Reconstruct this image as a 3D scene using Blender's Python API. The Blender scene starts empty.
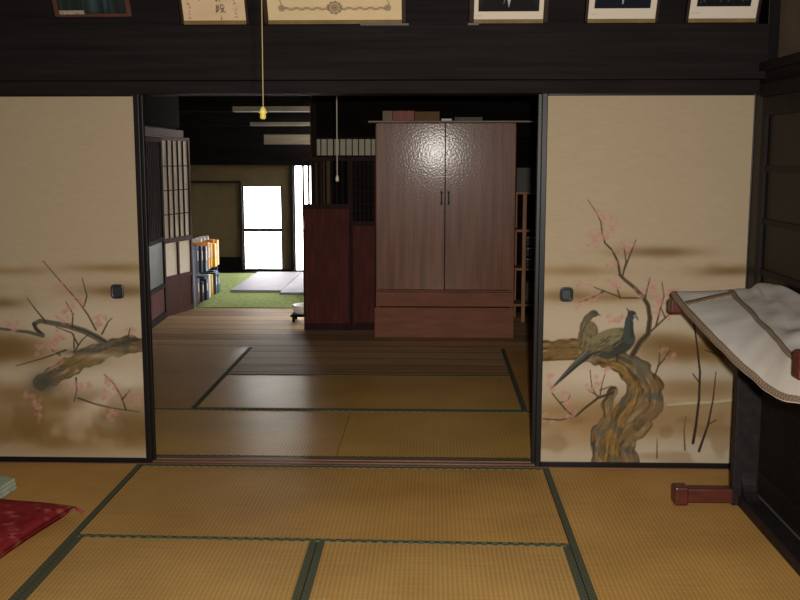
import bpy, math, random
import numpy as np
from mathutils import Vector, Matrix
random.seed(7); rng = np.random.RandomState(11)
C = bpy.context.scene.collection
S = bpy.context.scene
# ------------------------------------------------------------------ camera, world, light
cd = bpy.data.cameras.new('camera'); cam = bpy.data.objects.new('camera', cd); C.objects.link(cam)
cd.sensor_width = 36; cd.lens = 1006.24 * 36 / 800; cd.clip_start = .05
cam.location = (1.379, 0, 1.4713)
PT, YW = .1432, -.0316
fw = Vector((math.sin(YW)*math.cos(PT), math.cos(YW)*math.cos(PT), -math.sin(PT)))
rt = Vector((math.cos(YW), -math.sin(YW), 0)); up = rt.cross(fw)
M = Matrix((rt, up, -fw)).transposed()
cam.rotation_euler = M.to_euler()
S.camera = cam
w = bpy.data.worlds.new('world'); S.world = w; w.use_nodes = True
bg = w.node_tree.nodes['Background']; bg.inputs[0].default_value = (1, .98, .94, 1); bg.inputs[1].default_value = 11.0
S.view_settings.view_transform = 'Standard'; S.view_settings.look = 'None'
S.view_settings.gamma = 1; S.view_settings.use_curve_mapping = False
S.view_settings.exposure = 0.0

def area(name, loc, direction, size, energy, color, size_y=None):
    l = bpy.data.lights.new(name, 'AREA'); l.energy = energy; l.size = size; l.color = color
    if size_y: l.shape = 'RECTANGLE'; l.size_y = size_y
    o = bpy.data.objects.new(name, l); C.objects.link(o); o.location = loc
    o.rotation_euler = Vector(direction).to_track_quat('-Z', 'Y').to_euler()
    return o
# the flash of the camera that took the picture, just above its lens
fd = fw.copy(); fd.z -= .10
fl_ = area('camera_flash', (1.455, .0, 1.535), fd, .05, 76, (1, .95, .86)); fl_.data.spread = math.radians(120)
# weak ambient fill added behind the camera, with no opening there
area('ambient_fill', (.95, -1.25, 1.3), (0, 1, -.15), 2.6, 4, (1, .92, .8), 1.5)

# ------------------------------------------------------------------ helpers
def lin(c):
    return tuple(((v/255/12.92) if v/255 <= .04045 else ((v/255+.055)/1.055)**2.4) for v in c)
class NT:
    def __init__(s, name):
        s.m = bpy.data.materials.new(name); s.m.use_nodes = True; s.t = s.m.node_tree
        s.b = s.t.nodes['Principled BSDF']
    def n(s, typ, **kw):
        n = s.t.nodes.new('ShaderNode'+typ)
        for k, v in kw.items():
            if k in n.inputs: n.inputs[k].default_value = v
            else: setattr(n, k, v)
        return n
    def l(s, a, b): s.t.links.new(a, b)
def mat(name, col, rough=.6, var=.25, scale=6, stretch=(1, 1, 1), bump=.1, spec=.4, metal=0, coat=0):
    t = NT(name); c = lin(col); b = t.b
    tc = t.n('TexCoord'); mp = t.n('Mapping'); mp.inputs['Scale'].default_value = stretch
    t.l(tc.outputs['Object'], mp.inputs['Vector'])
    no = t.n('TexNoise'); no.inputs['Scale'].default_value = scale; no.inputs['Detail'].default_value = 6
    t.l(mp.outputs[0], no.inputs['Vector'])
    r = t.n('ValToRGB'); r.color_ramp.elements[0].position = .3; r.color_ramp.elements[1].position = .7
    r.color_ramp.elements[0].color = tuple(v*(1-var) for v in c)+(1,)
    r.color_ramp.elements[1].color = tuple(min(1, v*(1+var)) for v in c)+(1,)
    t.l(no.outputs['Fac'], r.inputs[0]); t.l(r.outputs[0], b.inputs['Base Color'])
    b.inputs['Roughness'].default_value = rough; b.inputs['Metallic'].default_value = metal
    b.inputs['Specular IOR Level'].default_value = spec; b.inputs['Coat Weight'].default_value = coat
    b.inputs['Coat Roughness'].default_value = .12
    if bump:
        bp = t.n('Bump'); bp.inputs['Strength'].default_value = bump; bp.inputs['Distance'].default_value = .004
        t.l(no.outputs['Fac'], bp.inputs['Height']); t.l(bp.outputs[0], b.inputs['Normal'])
    return t.m
def tatami_mat_material(name, col, axis, period=.017, rough=.55, depth=.5):
    """woven rush: ridges every couple of centimetres across, single straws the other way"""
    t = NT(name); c = lin(col)
    tc = t.n('TexCoord'); sp = t.n('SeparateXYZ'); t.l(tc.outputs['Object'], sp.inputs[0])
    ml = t.n('Math', operation='MULTIPLY'); ml.inputs[1].default_value = 2*math.pi/period
    t.l(sp.outputs[axis], ml.inputs[0])
    sn = t.n('Math', operation='SINE'); t.l(ml.outputs[0], sn.inputs[0])
    mp = t.n('Mapping'); mp.inputs['Scale'].default_value = (4, 220, 1) if axis == 0 else (220, 4, 1)
    t.l(tc.outputs['Object'], mp.inputs[0]); no = t.n('TexNoise'); no.inputs['Scale'].default_value = 1
    no.inputs['Detail'].default_value = 4; t.l(mp.outputs[0], no.inputs['Vector'])
    n2 = t.n('TexNoise'); n2.inputs['Scale'].default_value = 2.2; n2.inputs['Detail'].default_value = 5; t.l(tc.outputs['Object'], n2.inputs['Vector'])
    a = t.n('Math', operation='MULTIPLY_ADD'); a.inputs[1].default_value = .10; a.inputs[2].default_value = .0; t.l(sn.outputs[0], a.inputs[0])
    b1 = t.n('Math', operation='MULTIPLY_ADD'); b1.inputs[1].default_value = .5; t.l(no.outputs['Fac'], b1.inputs[0]); t.l(a.outputs[0], b1.inputs[2])
    b2 = t.n('Math', operation='MULTIPLY_ADD'); b2.inputs[1].default_value = .55; t.l(n2.outputs['Fac'], b2.inputs[0]); t.l(b1.outputs[0], b2.inputs[2])
    r = t.n('ValToRGB'); e = r.color_ramp.elements
    e[0].position = .32; e[1].position = .75
    e[0].color = (c[0]*.70, c[1]*.68, c[2]*.62, 1); e[1].color = (c[0]*1.22, c[1]*1.22, c[2]*1.2, 1)
    t.l(b2.outputs[0], r.inputs[0]); t.l(r.outputs[0], t.b.inputs['Base Color'])
    bp = t.n('Bump'); bp.inputs['Strength'].default_value = depth; bp.inputs['Distance'].default_value = .0015
    t.l(b1.outputs[0], bp.inputs['Height']); t.l(bp.outputs[0], t.b.inputs['Normal'])
    t.b.inputs['Roughness'].default_value = rough; t.b.inputs['Specular IOR Level'].default_value = .35
    return t.m
def heri_material(name, c1, c2, period=.03):
    t = NT(name); tc = t.n('TexCoord'); ck = t.n('TexChecker'); ck.inputs['Scale'].default_value = 1/period
    ck.inputs['Color1'].default_value = lin(c1)+(1,); ck.inputs['Color2'].default_value = lin(c2)+(1,)
    t.l(tc.outputs['Object'], ck.inputs['Vector']); t.l(ck.outputs[0], t.b.inputs['Base Color'])
    t.b.inputs['Roughness'].default_value = .8
    return t.m
def colour_attr_material(name, rough=.7, weave=0):
    t = NT(name); at = t.n('VertexColor'); at.layer_name = 'paint'
    t.l(at.outputs['Color'], t.b.inputs['Base Color']); t.b.inputs['Roughness'].default_value = rough
    t.b.inputs['Specular IOR Level'].default_value = .1
    if weave:
        tc = t.n('TexCoord'); mp = t.n('Mapping'); mp.inputs['Scale'].default_value = (30, 30, 260)
        t.l(tc.outputs['Object'], mp.inputs[0]); no = t.n('TexNoise'); no.inputs['Scale'].default_value = 1
        t.l(mp.outputs[0], no.inputs['Vector']); bp = t.n('Bump'); bp.inputs['Strength'].default_value = weave; bp.inputs['Distance'].default_value = .001
        t.l(no.outputs['Fac'], bp.inputs['Height']); t.l(bp.outputs[0], t.b.inputs['Normal'])
    return t.m

class MB:
    def __init__(s): s.v = []; s.f = []
    def box(s, x0, x1, y0, y1, z0, z1):
        k = len(s.v)
        s.v += [(x, y, z) for z in (z0, z1) for y in (y0, y1) for x in (x0, x1)]
        s.f += [tuple(k+i for i in q) for q in ((0, 2, 3, 1), (4, 5, 7, 6), (0, 1, 5, 4), (2, 6, 7, 3), (0, 4, 6, 2), (1, 3, 7, 5))]
        return s
    def prism(s, pts, z0, z1):          # a plan outline, counter clockwise, pulled up
        k = len(s.v); n = len(pts)
        s.v += [(p[0], p[1], z0) for p in pts]+[(p[0], p[1], z1) for p in pts]
        s.f += [tuple(k+i for i in reversed(range(n))), tuple(k+n+i for i in range(n))]
        s.f += [(k+i, k+(i+1) % n, k+n+(i+1) % n, k+n+i) for i in range(n)]
        return s
    def tube(s, pts, rad, n=10):
        pts = [Vector(p) for p in pts]; k0 = len(s.v)
        for i, p in enumerate(pts):
            a = pts[max(i-1, 0)]; b = pts[min(i+1, len(pts)-1)]; d = (b-a).normalized()
            u = d.orthogonal().normalized() if i == 0 else (u-d*u.dot(d)).normalized()
            v = d.cross(u); r = rad[i] if isinstance(rad, (list, tuple)) else rad
            for j in range(n):
                t = 2*math.pi*j/n; s.v.append(tuple(p+u*r*math.cos(t)+v*r*math.sin(t)))
        for i in range(len(pts)-1):
            for j in range(n):
                a = k0+i*n+j; b = k0+i*n+(j+1) % n; s.f.append((a, b, b+n, a+n))
        s.f += [tuple(k0+j for j in reversed(range(n))), tuple(k0+(len(pts)-1)*n+j for j in range(n))]
        return s
    def lathe(s, cx, cy, prof, n=28):
        k = len(s.v)
        for r, z in prof:
            for j in range(n):
                t = 2*math.pi*j/n; s.v.append((cx+r*math.cos(t), cy+r*math.sin(t), z))
        for i in range(len(prof)-1):
            for j in range(n):
                a = k+i*n+j; b = k+i*n+(j+1) % n; s.f.append((a, b, b+n, a+n))
        s.f += [tuple(k+j for j in reversed(range(n))), tuple(k+(len(prof)-1)*n+j for j in range(n))]
        return s
    def hbox(s, o, ux, uy, uz, sx, sy, sz):   # box from corner o along three axes
        k = len(s.v); o = Vector(o); ux, uy, uz = Vector(ux)*sx, Vector(uy)*sy, Vector(uz)*sz
        for c in (0, 1):
            for b in (0, 1):
                for a in (0, 1): s.v.append(tuple(o+ux*a+uy*b+uz*c))
        s.f += [tuple(k+i for i in q) for q in ((0, 2, 3, 1), (4, 5, 7, 6), (0, 1, 5, 4), (2, 6, 7, 3), (0, 4, 6, 2), (1, 3, 7, 5))]
        return s
    def build(s, name, m, parent=None, bevel=0, smooth=False, base=None):
        W = wl(parent) if parent else Vector(base or (0, 0, 0))
        me = bpy.data.meshes.new(name)
        me.from_pydata([tuple(Vector(p)-W) for p in s.v], [], s.f); me.update()
        me.materials.append(m)
        if smooth:
            for p in me.polygons: p.use_smooth = True
        o = bpy.data.objects.new(name, me); C.objects.link(o)
        if parent: o.parent = parent
        else: o.location = W
        if bevel:
            b = o.modifiers.new('bevel', 'BEVEL'); b.width = bevel; b.segments = 2; b.limit_method = 'ANGLE'
        return o
def wl(o):
    v = Vector((0, 0, 0))
    while o: v = v+o.location; o = o.parent
    return v
def tag(o, label=None, cat=None, group=None, kind=None):
    if label: o['label'] = label
    if cat: o['category'] = cat
    if group: o['group'] = group
    if kind: o['kind'] = kind
    return o
def thing(name, loc, label, cat, group=None, kind=None):
    o = bpy.data.objects.new(name, None); C.objects.link(o); o.location = loc; o.empty_display_size = .1
    return tag(o, label, cat, group, kind)
def struct(name, mb, m, label=None, cat=None, bevel=0):
    o = mb.build(name, m, bevel=bevel); return tag(o, label, cat, None, 'structure')
def B(*a): return MB().box(*a)

# ------------------------------------------------------------------ materials
DARK = mat('dark_old_timber', (30, 25, 25), .75, .25, 3, (1, 1, 12), .1, .08)
DARKX = mat('dark_timber_board', (29, 24, 24), .75, .3, 3, (.6, 6, 14), .08, .08)
LACQ = mat('black_lacquer', (20, 18, 19), .35, .1, 10, bump=0, spec=.25)
NEARBLACK = mat('near_black_board', (20, 17, 16), .9, .3, 2, (1, 6, 6), .1, .03)  # plain near-black tone for boards, walls and beams
SILL = mat('worn_threshold_wood', (112, 80, 62), .4, .3, 3, (1, 14, 14), .1, .4)
PILLAR = mat('dark_polished_pillar', (18, 15, 16), .38, .3, 4, (8, 8, .7), .02, .14)
PLASTER = mat('clay_plaster', (96, 78, 62), .9, .1, 14, bump=.2)
PLASTER_B = mat('dim_beige_plaster', (84, 69, 44), .9, .1, 10, bump=.2)
CEIL = mat('ceiling_boards', (40, 30, 24), .5, .3, 2, (12, 1, 1), .1)
BEAM_LIT = mat('beam_lit_length', (96, 84, 68), .5, .3, 3, (1, 8, 8), .1, .5)  # lit tone for the right lengths of the far beams
PLANK = None
REDW = mat('red_brown_lattice_wood', (84, 38, 32), .6, .3, 5, (6, 6, 1), .1, .12)
SHW = mat('shoji_frame_wood', (66, 31, 22), .6, .3, 5, (6, 6, 1), .1, .12)
REDF = mat('dark_red_brown_frame', (46, 26, 23), .6, .3, 5, (6, 6, 1), .1, .1)
PAPER = mat('shoji_paper', (226, 216, 196), .9, .05, 20, bump=0)
GLASSY = mat('frosted_pane', (52, 58, 50), .5, .1, 5, bump=0, spec=.5)
BRASS = mat('aged_brass', (226, 190, 110), .4, .1, 20, bump=0, metal=.3)
HANDLE = mat('dark_patinated_metal', (44, 46, 48), .45, .2, 60, bump=.1, metal=.3)
WARD = None
HERI = heri_material('mat_border_cloth', (82, 84, 62), (62, 66, 48), .012)
HERID = heri_material('dotted_mat_border_cloth', (104, 108, 80), (58, 64, 44), .02)  # dotted weave; paler tone put in for the flash angle
T_SIDE_Y = tatami_mat_material('rush_golden_long', (190, 146, 82), 0)
T_FRONT = tatami_mat_material('rush_pale_long', (188, 148, 88), 0)
T_CROSS = tatami_mat_material('rush_brown_cross', (184, 142, 80), 0, depth=.3)
T_BACK = tatami_mat_material('rush_back_cross', (198, 156, 84), 0, rough=.36)
T_BACKS = tatami_mat_material('rush_back_side', (186, 140, 76), 1, rough=.36)

def plank_material():
    t = NT('worn_floor_planks'); tc = t.n('TexCoord')
    sp = t.n('SeparateXYZ'); t.l(tc.outputs['Object'], sp.inputs[0])
    dv = t.n('Math', operation='DIVIDE'); dv.inputs[1].default_value = .24; t.l(sp.outputs[1], dv.inputs[0])
    fl = t.n('Math', operation='FLOOR'); t.l(dv.outputs[0], fl.inputs[0])
    wn = t.n('TexWhiteNoise', noise_dimensions='1D'); t.l(fl.outputs[0], wn.inputs['W'])
    fr = t.n('Math', operation='FRACT'); t.l(dv.outputs[0], fr.inputs[0])
    lt = t.n('Math', operation='LESS_THAN'); lt.inputs[1].default_value = .05; t.l(fr.outputs[0], lt.inputs[0])
    mp = t.n('Mapping'); mp.inputs['Scale'].default_value = (2, 30, 1); t.l(tc.outputs['Object'], mp.inputs[0])
    no = t.n('TexNoise'); no.inputs['Scale'].default_value = 1; no.inputs['Detail'].default_value = 6; t.l(mp.outputs[0], no.inputs['Vector'])
    ad = t.n('Math', operation='MULTIPLY_ADD'); ad.inputs[1].default_value = .75; t.l(wn.outputs['Value'], ad.inputs[0]); t.l(no.outputs['Fac'], ad.inputs[2])
    r = t.n('ValToRGB'); r.color_ramp.elements[0].position = .4; r.color_ramp.elements[1].position = 1.1 if False else 1.0
    r.color_ramp.elements[0].color = lin((136, 106, 76))+(1,); r.color_ramp.elements[1].color = lin((196, 160, 118))+(1,)
    t.l(ad.outputs[0], r.inputs[0])
    mx = t.n('MixRGB'); mx.inputs[2].default_value = lin((40, 30, 24))+(1,); t.l(lt.outputs[0], mx.inputs[0]); t.l(r.outputs[0], mx.inputs[1])
    t.l(mx.outputs[0], t.b.inputs['Base Color']); t.b.inputs['Roughness'].default_value = .55; t.b.inputs['Specular IOR Level'].default_value = .12
    bp = t.n('Bump'); bp.inputs['Strength'].default_value = .2; bp.inputs['Distance'].default_value = .003
    t.l(no.outputs['Fac'], bp.inputs['Height']); t.l(bp.outputs[0], t.b.inputs['Normal'])
    return t.m
PLANK = plank_material()
def wardrobe_material():
    t = NT('glossy_brown_veneer'); tc = t.n('TexCoord'); mp = t.n('Mapping'); mp.inputs['Scale'].default_value = (22, 22, 1.2)
    t.l(tc.outputs['Object'], mp.inputs[0]); no = t.n('TexNoise'); no.inputs['Scale'].default_value = 1.4; no.inputs['Detail'].default_value = 8
    t.l(mp.outputs[0], no.inputs['Vector'])
    r = t.n('ValToRGB'); r.color_ramp.elements[0].position = .3; r.color_ramp.elements[1].position = .72
    r.color_ramp.elements[0].color = lin((96, 54, 38))+(1,); r.color_ramp.elements[1].color = lin((136, 86, 58))+(1,)
    t.l(no.outputs['Fac'], r.inputs[0]); t.l(r.outputs[0], t.b.inputs['Base Color'])
    t.b.inputs['Roughness'].default_value = .36; t.b.inputs['Specular IOR Level'].default_value = .2
    t.b.inputs['Coat Weight'].default_value = .10; t.b.inputs['Coat Roughness'].default_value = .12
    n2 = t.n('TexNoise'); n2.inputs['Scale'].default_value = 60; n2.inputs['Detail'].default_value = 2
    t.l(tc.outputs['Object'], n2.inputs['Vector'])
    bp = t.n('Bump'); bp.inputs['Strength'].default_value = .36; bp.inputs['Distance'].default_value = .0012
    t.l(n2.outputs['Fac'], bp.inputs['Height']); t.l(bp.outputs[0], t.b.inputs['Normal']); t.l(bp.outputs[0], t.b.inputs['Coat Normal'])
    return t.m
WARD = wardrobe_material()
WARD_D = mat('wardrobe_base_wood', (128, 80, 60), .6, .2, 2, (2, 12, 12), .05, .2)

# ------------------------------------------------------------------ room shell
struct('floor', B(-1.2, 3.1, -1.6, 7.58, -.12, -.05), NEARBLACK)
struct('floor_boards', B(-1.06, 3.0, 7.60, 9.60, -.06, 0), PLANK, 'worn grey brown floorboards between the back mats and the green carpet', 'floorboards')
struct('floor_far', B(-2.2, 3.0, 9.60, 13.0, -.1, -.012), NEARBLACK)
struct('wall_back_of_front_room', B(-1.2, 3.1, -1.6, -1.5, -.05, 2.6), PLASTER)
struct('wall_left', B(-1.10, -1.0, -1.5, 4.76, -.05, 2.6), PLASTER)
struct('trim_left_pillar', B(-1.03, -.957, 4.60, 4.77, 0, 2.6), DARK)
struct('wall_right', B(2.88, 3.0, -1.5, 4.60, 1.86, 2.6), PLASTER, 'beige plaster wall above the dark beam on the right', 'wall')
struct('ceiling', B(-1.2, 3.1, -1.6, 4.7, 2.6, 2.66), CEIL)
# transom wall over the sliding doors: head jamb, board, rail and upper wall
struct('trim_lintel', B(-1.0, 2.86, 4.60, 4.79, 1.745, 1.80), DARK, 'dark lintel with grooves above the sliding doors', 'lintel')
struct('wall_transom', B(-1.0, 2.83, 4.512, 4.76, 1.80, 2.000), DARKX, 'dark board wall between lintel and picture rail', 'wall')
struct('trim_picture_rail', B(-1.0, 2.83, 4.508, 4.655, 2.000, 2.030), DARK, 'dark narrow rail under the framed pictures', 'rail')
struct('wall_upper', B(-1.0, 2.87, 4.66, 4.76, 2.025, 2.6), DARKX)
# threshold with two grooves
th = MB(); th.box(-1.0, 2.82, 4.632, 4.644, -.04, .004).box(-1.0, 2.82, 4.644, 4.676, -.04, -.002).box(-1.0, 2.82, 4.676, 4.690, -.04, .004)
th.box(-1.0, 2.82, 4.690, 4.722, -.04, -.002).box(-1.0, 2.70, 4.722, 4.755, -.04, .004)
struct('trim_threshold', th, SILL, 'worn brown wooden threshold with two grooves under the sliding doors', 'threshold')
# corner pillar and right-hand side: sill, beam, dark glazed sliding doors
struct('trim_corner_pillar', B(2.83, 2.95, 4.53, 4.70, 0, 2.6), PILLAR, 'dark polished corner pillar right of the painted door', 'pillar', .004)
struct('trim_right_sill', B(2.8135, 3.0, -1.5, 4.60, -.05, .012), DARK, 'dark wooden sill along the right wall', 'sill', .003)
struct('trim_right_beam', MB().box(2.80, 3.0, -1.5, 4.50, 1.72, 1.775).box(2.82, 3.0, -1.5, 4.50, 1.775, 1.83).box(2.79, 3.0, -1.5, 4.50, 1.83, 1.865), DARK,
       'dark moulded beam over the right sliding doors', 'beam', .003)
SIDEW = mat('dark_door_wood', (32, 27, 27), .6, .3, 4, (8, 8, .7), .05, .12)
PANE = mat('dark_glass_pane', (16, 15, 15), .4, .3, 3, bump=0, spec=.1)
def side_door(name, y0, y1, x, label):
    d = thing(name, (x, (y0+y1)/2, .012), label, 'door', kind='structure')
    f = MB(); sw = .055
    f.box(x, x+.035, y0, y0+sw, .012, 1.72).box(x, x+.035, y1-sw, y1, .012, 1.72)
    for z0, z1 in ((.012, .09), (.46, .52), (1.64, 1.72)): f.box(x, x+.035, y0+sw, y1-sw, z0, z1)
    f.build('door_frame', SIDEW, d, .003)
    for z in (.73, .95, 1.17, 1.40): B(x+.006, x+.030, y0+sw, y1-sw, z, z+.026).build('glazing_bar', SIDEW, d)
    B(x+.010, x+.028, y0+sw, y1-sw, .09, .46).build('lower_board', DARKX, d)
    B(x+.014, x+.022, y0+sw, y1-sw, .52, 1.64).build('pane', PANE, d)
    return d
side_door('door_5', 3.62, 4.52, 2.82, 'dark glazed sliding door beside the corner pillar on the right')
side_door('door_6', 2.66, 3.64, 2.858, 'second dark glazed sliding door on the right, behind the cloth')
struct('wall_right_near', B(2.87, 3.0, -1.5, 2.66, 0, 1.72), DARKX)
struct('wall_right_outer', B(2.96, 3.0, 2.6, 4.72, -.12, 2.6), NEARBLACK)

# back room shell
struct('wall_left_back_room', B(-1.10, -1.0, 4.76, 8.06, -.05, 1.70), PLASTER_B)
struct('wall_left_back_upper', B(-1.10, -1.0, 4.76, 8.06, 1.70, 2.3), NEARBLACK)
struct('wall_left_transom', B(-1.12, -1.02, 8.06, 9.62, 1.72, 2.3), NEARBLACK)
struct('trim_left_header', B(-1.12, -.985, 8.06, 9.62, 1.635, 1.70), SHW, 'brown header beam over the paper screen on the left', 'beam')
struct('wall_right_back_room', B(2.87, 3.0, 4.70, 9.7, -.05, 2.32), NEARBLACK)
struct('ceiling_back_room', MB().box(-1.1, 3.0, 4.76, 8.5, 2.26, 2.32).box(.54, 3.0, 8.5, 9.5, 2.26, 2.32), CEIL)
struct('wall_recess_side', B(2.05, 2.11, 8.82, 9.47, -.02, 2.26), NEARBLACK)
struct('wall_back_room_rear', B(.94, 2.10, 8.75, 8.82, -.02, 2.26), NEARBLACK)
struct('wall_back_room_recess', B(2.10, 2.87, 9.40, 9.47, -.02, 2.26), NEARBLACK)
struct('wall_hanging', B(.405, 2.87, 8.38, 8.45, 1.615, 2.26), NEARBLACK, 'dark hanging wall above the lattice doors', 'wall')
struct('trim_hanging_post', B(.395, .425, 8.36, 8.44, 1.455, 2.26), DARK)
# far hall
struct('wall_far_left', B(-2.25, -2.15, 9.5, 12.95, -.1, 2.3), PLASTER_B)
struct('wall_far_front', B(-2.2, -1.05, 9.50, 9.60, -.1, 2.3), NEARBLACK)
BY = 12.85
struct('wall_far_upper', B(-2.2, .85, BY, BY+.1, 1.60, 2.3), NEARBLACK)
struct('trim_far_header', B(-2.2, .85, BY-.05, BY+.1, 1.345, 1.60), NEARBLACK)
wb = MB().box(-2.2, -1.045, BY, BY+.1, -.1, 1.345).box(-1.045, -.54, BY, BY+.1, 1.085, 1.345).box(-.54, -.385, BY, BY+.1, -.1, 1.345)
wb.box(-1.045, -.54, BY, BY+.1, -.1, .0).box(-.135, .85, BY, BY+.1, -.1, 1.345)
struct('wall_far', wb, PLASTER_B, 'dim beige wall around the bright far window', 'wall')
struct('trim_far_rail', B(-1.9, -1.06, BY-.03, BY, 1.115, 1.145), DARK)
struct('trim_far_post', B(-.425, -.385, BY-.05, BY, 0, 1.345), DARK)
struct('trim_far_post_left', B(-1.075, -1.045, BY-.04, BY, 0, 1.12), DARK)
struct('baseboard_far', MB().box(-2.15, -1.05, BY-.03, BY, -.05, .17).box(-1.05, -.42, BY-.03, BY, -.05, .012), NEARBLACK)
struct('ceiling_far', MB().box(-2.25, .54, 8.45, 10.3, 2.22, 2.3).box(-2.25, .22, 10.3, 13.0, 2.22, 2.3), NEARBLACK)
# unseen right side of the far hall: openings added to light beams, basin, mats
wr = MB().box(.47, .54, 8.45, 10.3, .58, 2.3).box(.47, .54, 8.45, 8.72, -.1, .58).box(.47, .54, 10.15, 10.3, -.1, .58).box(.15, .54, 10.24, 10.3, -.1, 2.3)
wr.box(.15, .22, 10.3, 12.9, 2.08, 2.3).box(.15, .22, 10.3, 12.9, .75, 1.45).box(.15, .22, 10.3, 12.9, -.1, .35).box(.15, .22, 12.4, 12.9, -.1, .75).box(.15, .22, 12.7, 12.9, 1.45, 2.08)
struct('wall_far_right', wr, PLASTER_B)
struct('wall_behind_lattice', B(.54, .94, 8.60, 8.66, -.1, 2.26), NEARBLACK)
def glazed(name, x0, x1, y, z0, z1, bars, label):
    wdw = thing(name, ((x0+x1)/2, y, z0), label, 'window', kind='structure')
    f = MB(); s = .014
    f.box(x0, x0+s, y-.02, y+.02, z0, z1).box(x1-s, x1, y-.02, y+.02, z0, z1).box(x0, x1, y-.02, y+.02, z0, z0+s).box(x0, x1, y-.02, y+.02, z1-s, z1)
    for z in bars: f.box(x0, x1, y-.015, y+.015, z-.019, z+.019)
    f.build('window_frame', DARK, wdw)
    g = NT('clear_glass_'+name); g.b.inputs['Base Color'].default_value = (1, 1, 1, 1); g.b.inputs['Transmission Weight'].default_value = 1
    g.b.inputs['Roughness'].default_value = 0; g.b.inputs['IOR'].default_value = 1.05
    B(x0+s, x1-s, y-.002, y+.002, z0+s, z1-s).build('pane', g.m, wdw)
    return wdw
glazed('window_1', -1.045, -.54, BY+.03, .0, 1.085, (.515,), 'bright white low window with one crossbar in the far wall')
glazed('window_2', -.385, -.135, BY+.03, -.05, 1.345, (), 'tall narrow bright glass door right of the far window')
# far hall beams: right lengths coloured pale as if lit from the right
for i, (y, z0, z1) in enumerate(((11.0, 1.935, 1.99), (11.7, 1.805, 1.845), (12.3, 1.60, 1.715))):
    struct('trim_beam_%d' % (i+1), MB().box(-.78+.06*i, .15, y, y+.14, z0, z1), BEAM_LIT, ['nearest', 'middle', 'farthest'][i]+' beam of the far hall, right length coloured as lit', 'beam')

struct('trim_dark_beams', MB().box(-2.15, .15, 11.02, 11.16, 1.99, 2.05).box(-2.15, -.78, 11.0, 11.14, 1.935, 1.99).box(-2.15, -.72, 11.7, 11.84, 1.805, 1.845).box(-2.15, -.66, 12.3, 12.44, 1.60, 1.715), NEARBLACK)  # left lengths coloured dark where the daylight fades
# ------------------------------------------------------------------ tatami mats
def tatami(x0, x1, y0, y1, m, label, along, group, near=None, hm=None, far=None):
    """near: optional pair of near-edge y at x0 and x1; borders run along the two long sides"""
    g = .0015; x0 += g; x1 -= g; y0 += g; y1 -= g
    ya, yb = (near[0]+g, near[1]+g) if near else (y0, y0)
    yc, yd = (far[0]-g, far[1]-g) if far else (y1, y1)
    t = thing('tatami_mat', ((x0+x1)/2, (y0+y1)/2, -.05), label, 'tatami mat', group)
    MB().prism([(x0, ya), (x1, yb), (x1, yd), (x0, yc)], -.05, 0).build('woven_surface', m, t)
    bw = .028; h = .0022; hm = hm or HERI
    if along == 'x':
        MB().prism([(x0, ya), (x1, yb), (x1, yb+bw), (x0, ya+bw)], -.01, h).build('cloth_border', hm, t)
        MB().prism([(x0, y1-bw), (x1, y1-bw), (x1, y1), (x0, y1)], -.01, h).build('cloth_border', hm, t)
    else:
        MB().prism([(x0, ya), (x0+bw, ya), (x0+bw, yc), (x0, yc)], -.01, h).build('cloth_border', hm, t)
        MB().prism([(x1-bw, yb), (x1, yb), (x1, yd), (x1-bw, yd)], -.01, h).build('cloth_border', hm, t)
    return t
FG = 'tatami mats of the front room'; BG = 'tatami mats of the back room'
tatami(0, 1.91, 3.68, 4.632, T_CROSS, 'brownish tatami mat lying crosswise just in front of the open doorway', 'x', FG, near=(3.70, 3.662), hm=HERID)
tatami(-1.0, 0, 2.72, 4.632, T_SIDE_Y, 'golden tatami mat on the left, under the red cushion', 'y', FG)
tatami(1.91, 2.813, 2.72, 4.632, T_SIDE_Y, 'golden tatami mat on the right, under the rack foot', 'y', FG)
tatami(0, .945, 1.77, 3.70, T_FRONT, 'pale tatami mat at the bottom left of the middle, nearest the camera', 'y', FG, far=(3.70, 3.681))
tatami(.945, 1.91, 1.77, 3.68, T_FRONT, 'pale tatami mat at the bottom right of the middle, nearest the camera', 'y', FG, far=(3.681, 3.662))
tatami(-1.0, 0, .81, 2.72, T_SIDE_Y, 'golden tatami mat on the left nearest the camera, out of sight below the picture', 'y', FG)
tatami(1.91, 2.813, .81, 2.72, T_SIDE_Y, 'golden tatami mat on the right nearest the camera, out of sight below the picture', 'y', FG)
tatami(0, 1.91, .81, 1.77, T_CROSS, 'brownish tatami mat crosswise below the picture', 'x', FG)
R1 = 5.70
tatami(-1.0, .915, 4.757, R1, T_BACK, 'tatami mat just behind the threshold, left of the dark seam', 'x', BG, hm=HERID)
tatami(.915, 2.865, 4.757, R1, T_BACK, 'tatami mat just behind the threshold, right of the dark seam', 'x', BG, hm=HERID)
tatami(0, 1.91, R1, 6.65, T_BACK, 'middle tatami mat of the back room, second from the threshold', 'x', BG, hm=HERID)
struct('floor_boards_inset', B(0.0, 1.91, 6.652, 7.598, -.06, .0), PLANK)
tatami(-1.0, 0, R1, 7.60, T_BACKS, 'golden side tatami mat of the back room at the left', 'y', BG)
tatami(1.91, 2.865, R1, 7.60, T_BACKS, 'golden side tatami mat of the back room at the right, before the wardrobe', 'y', BG)

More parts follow.
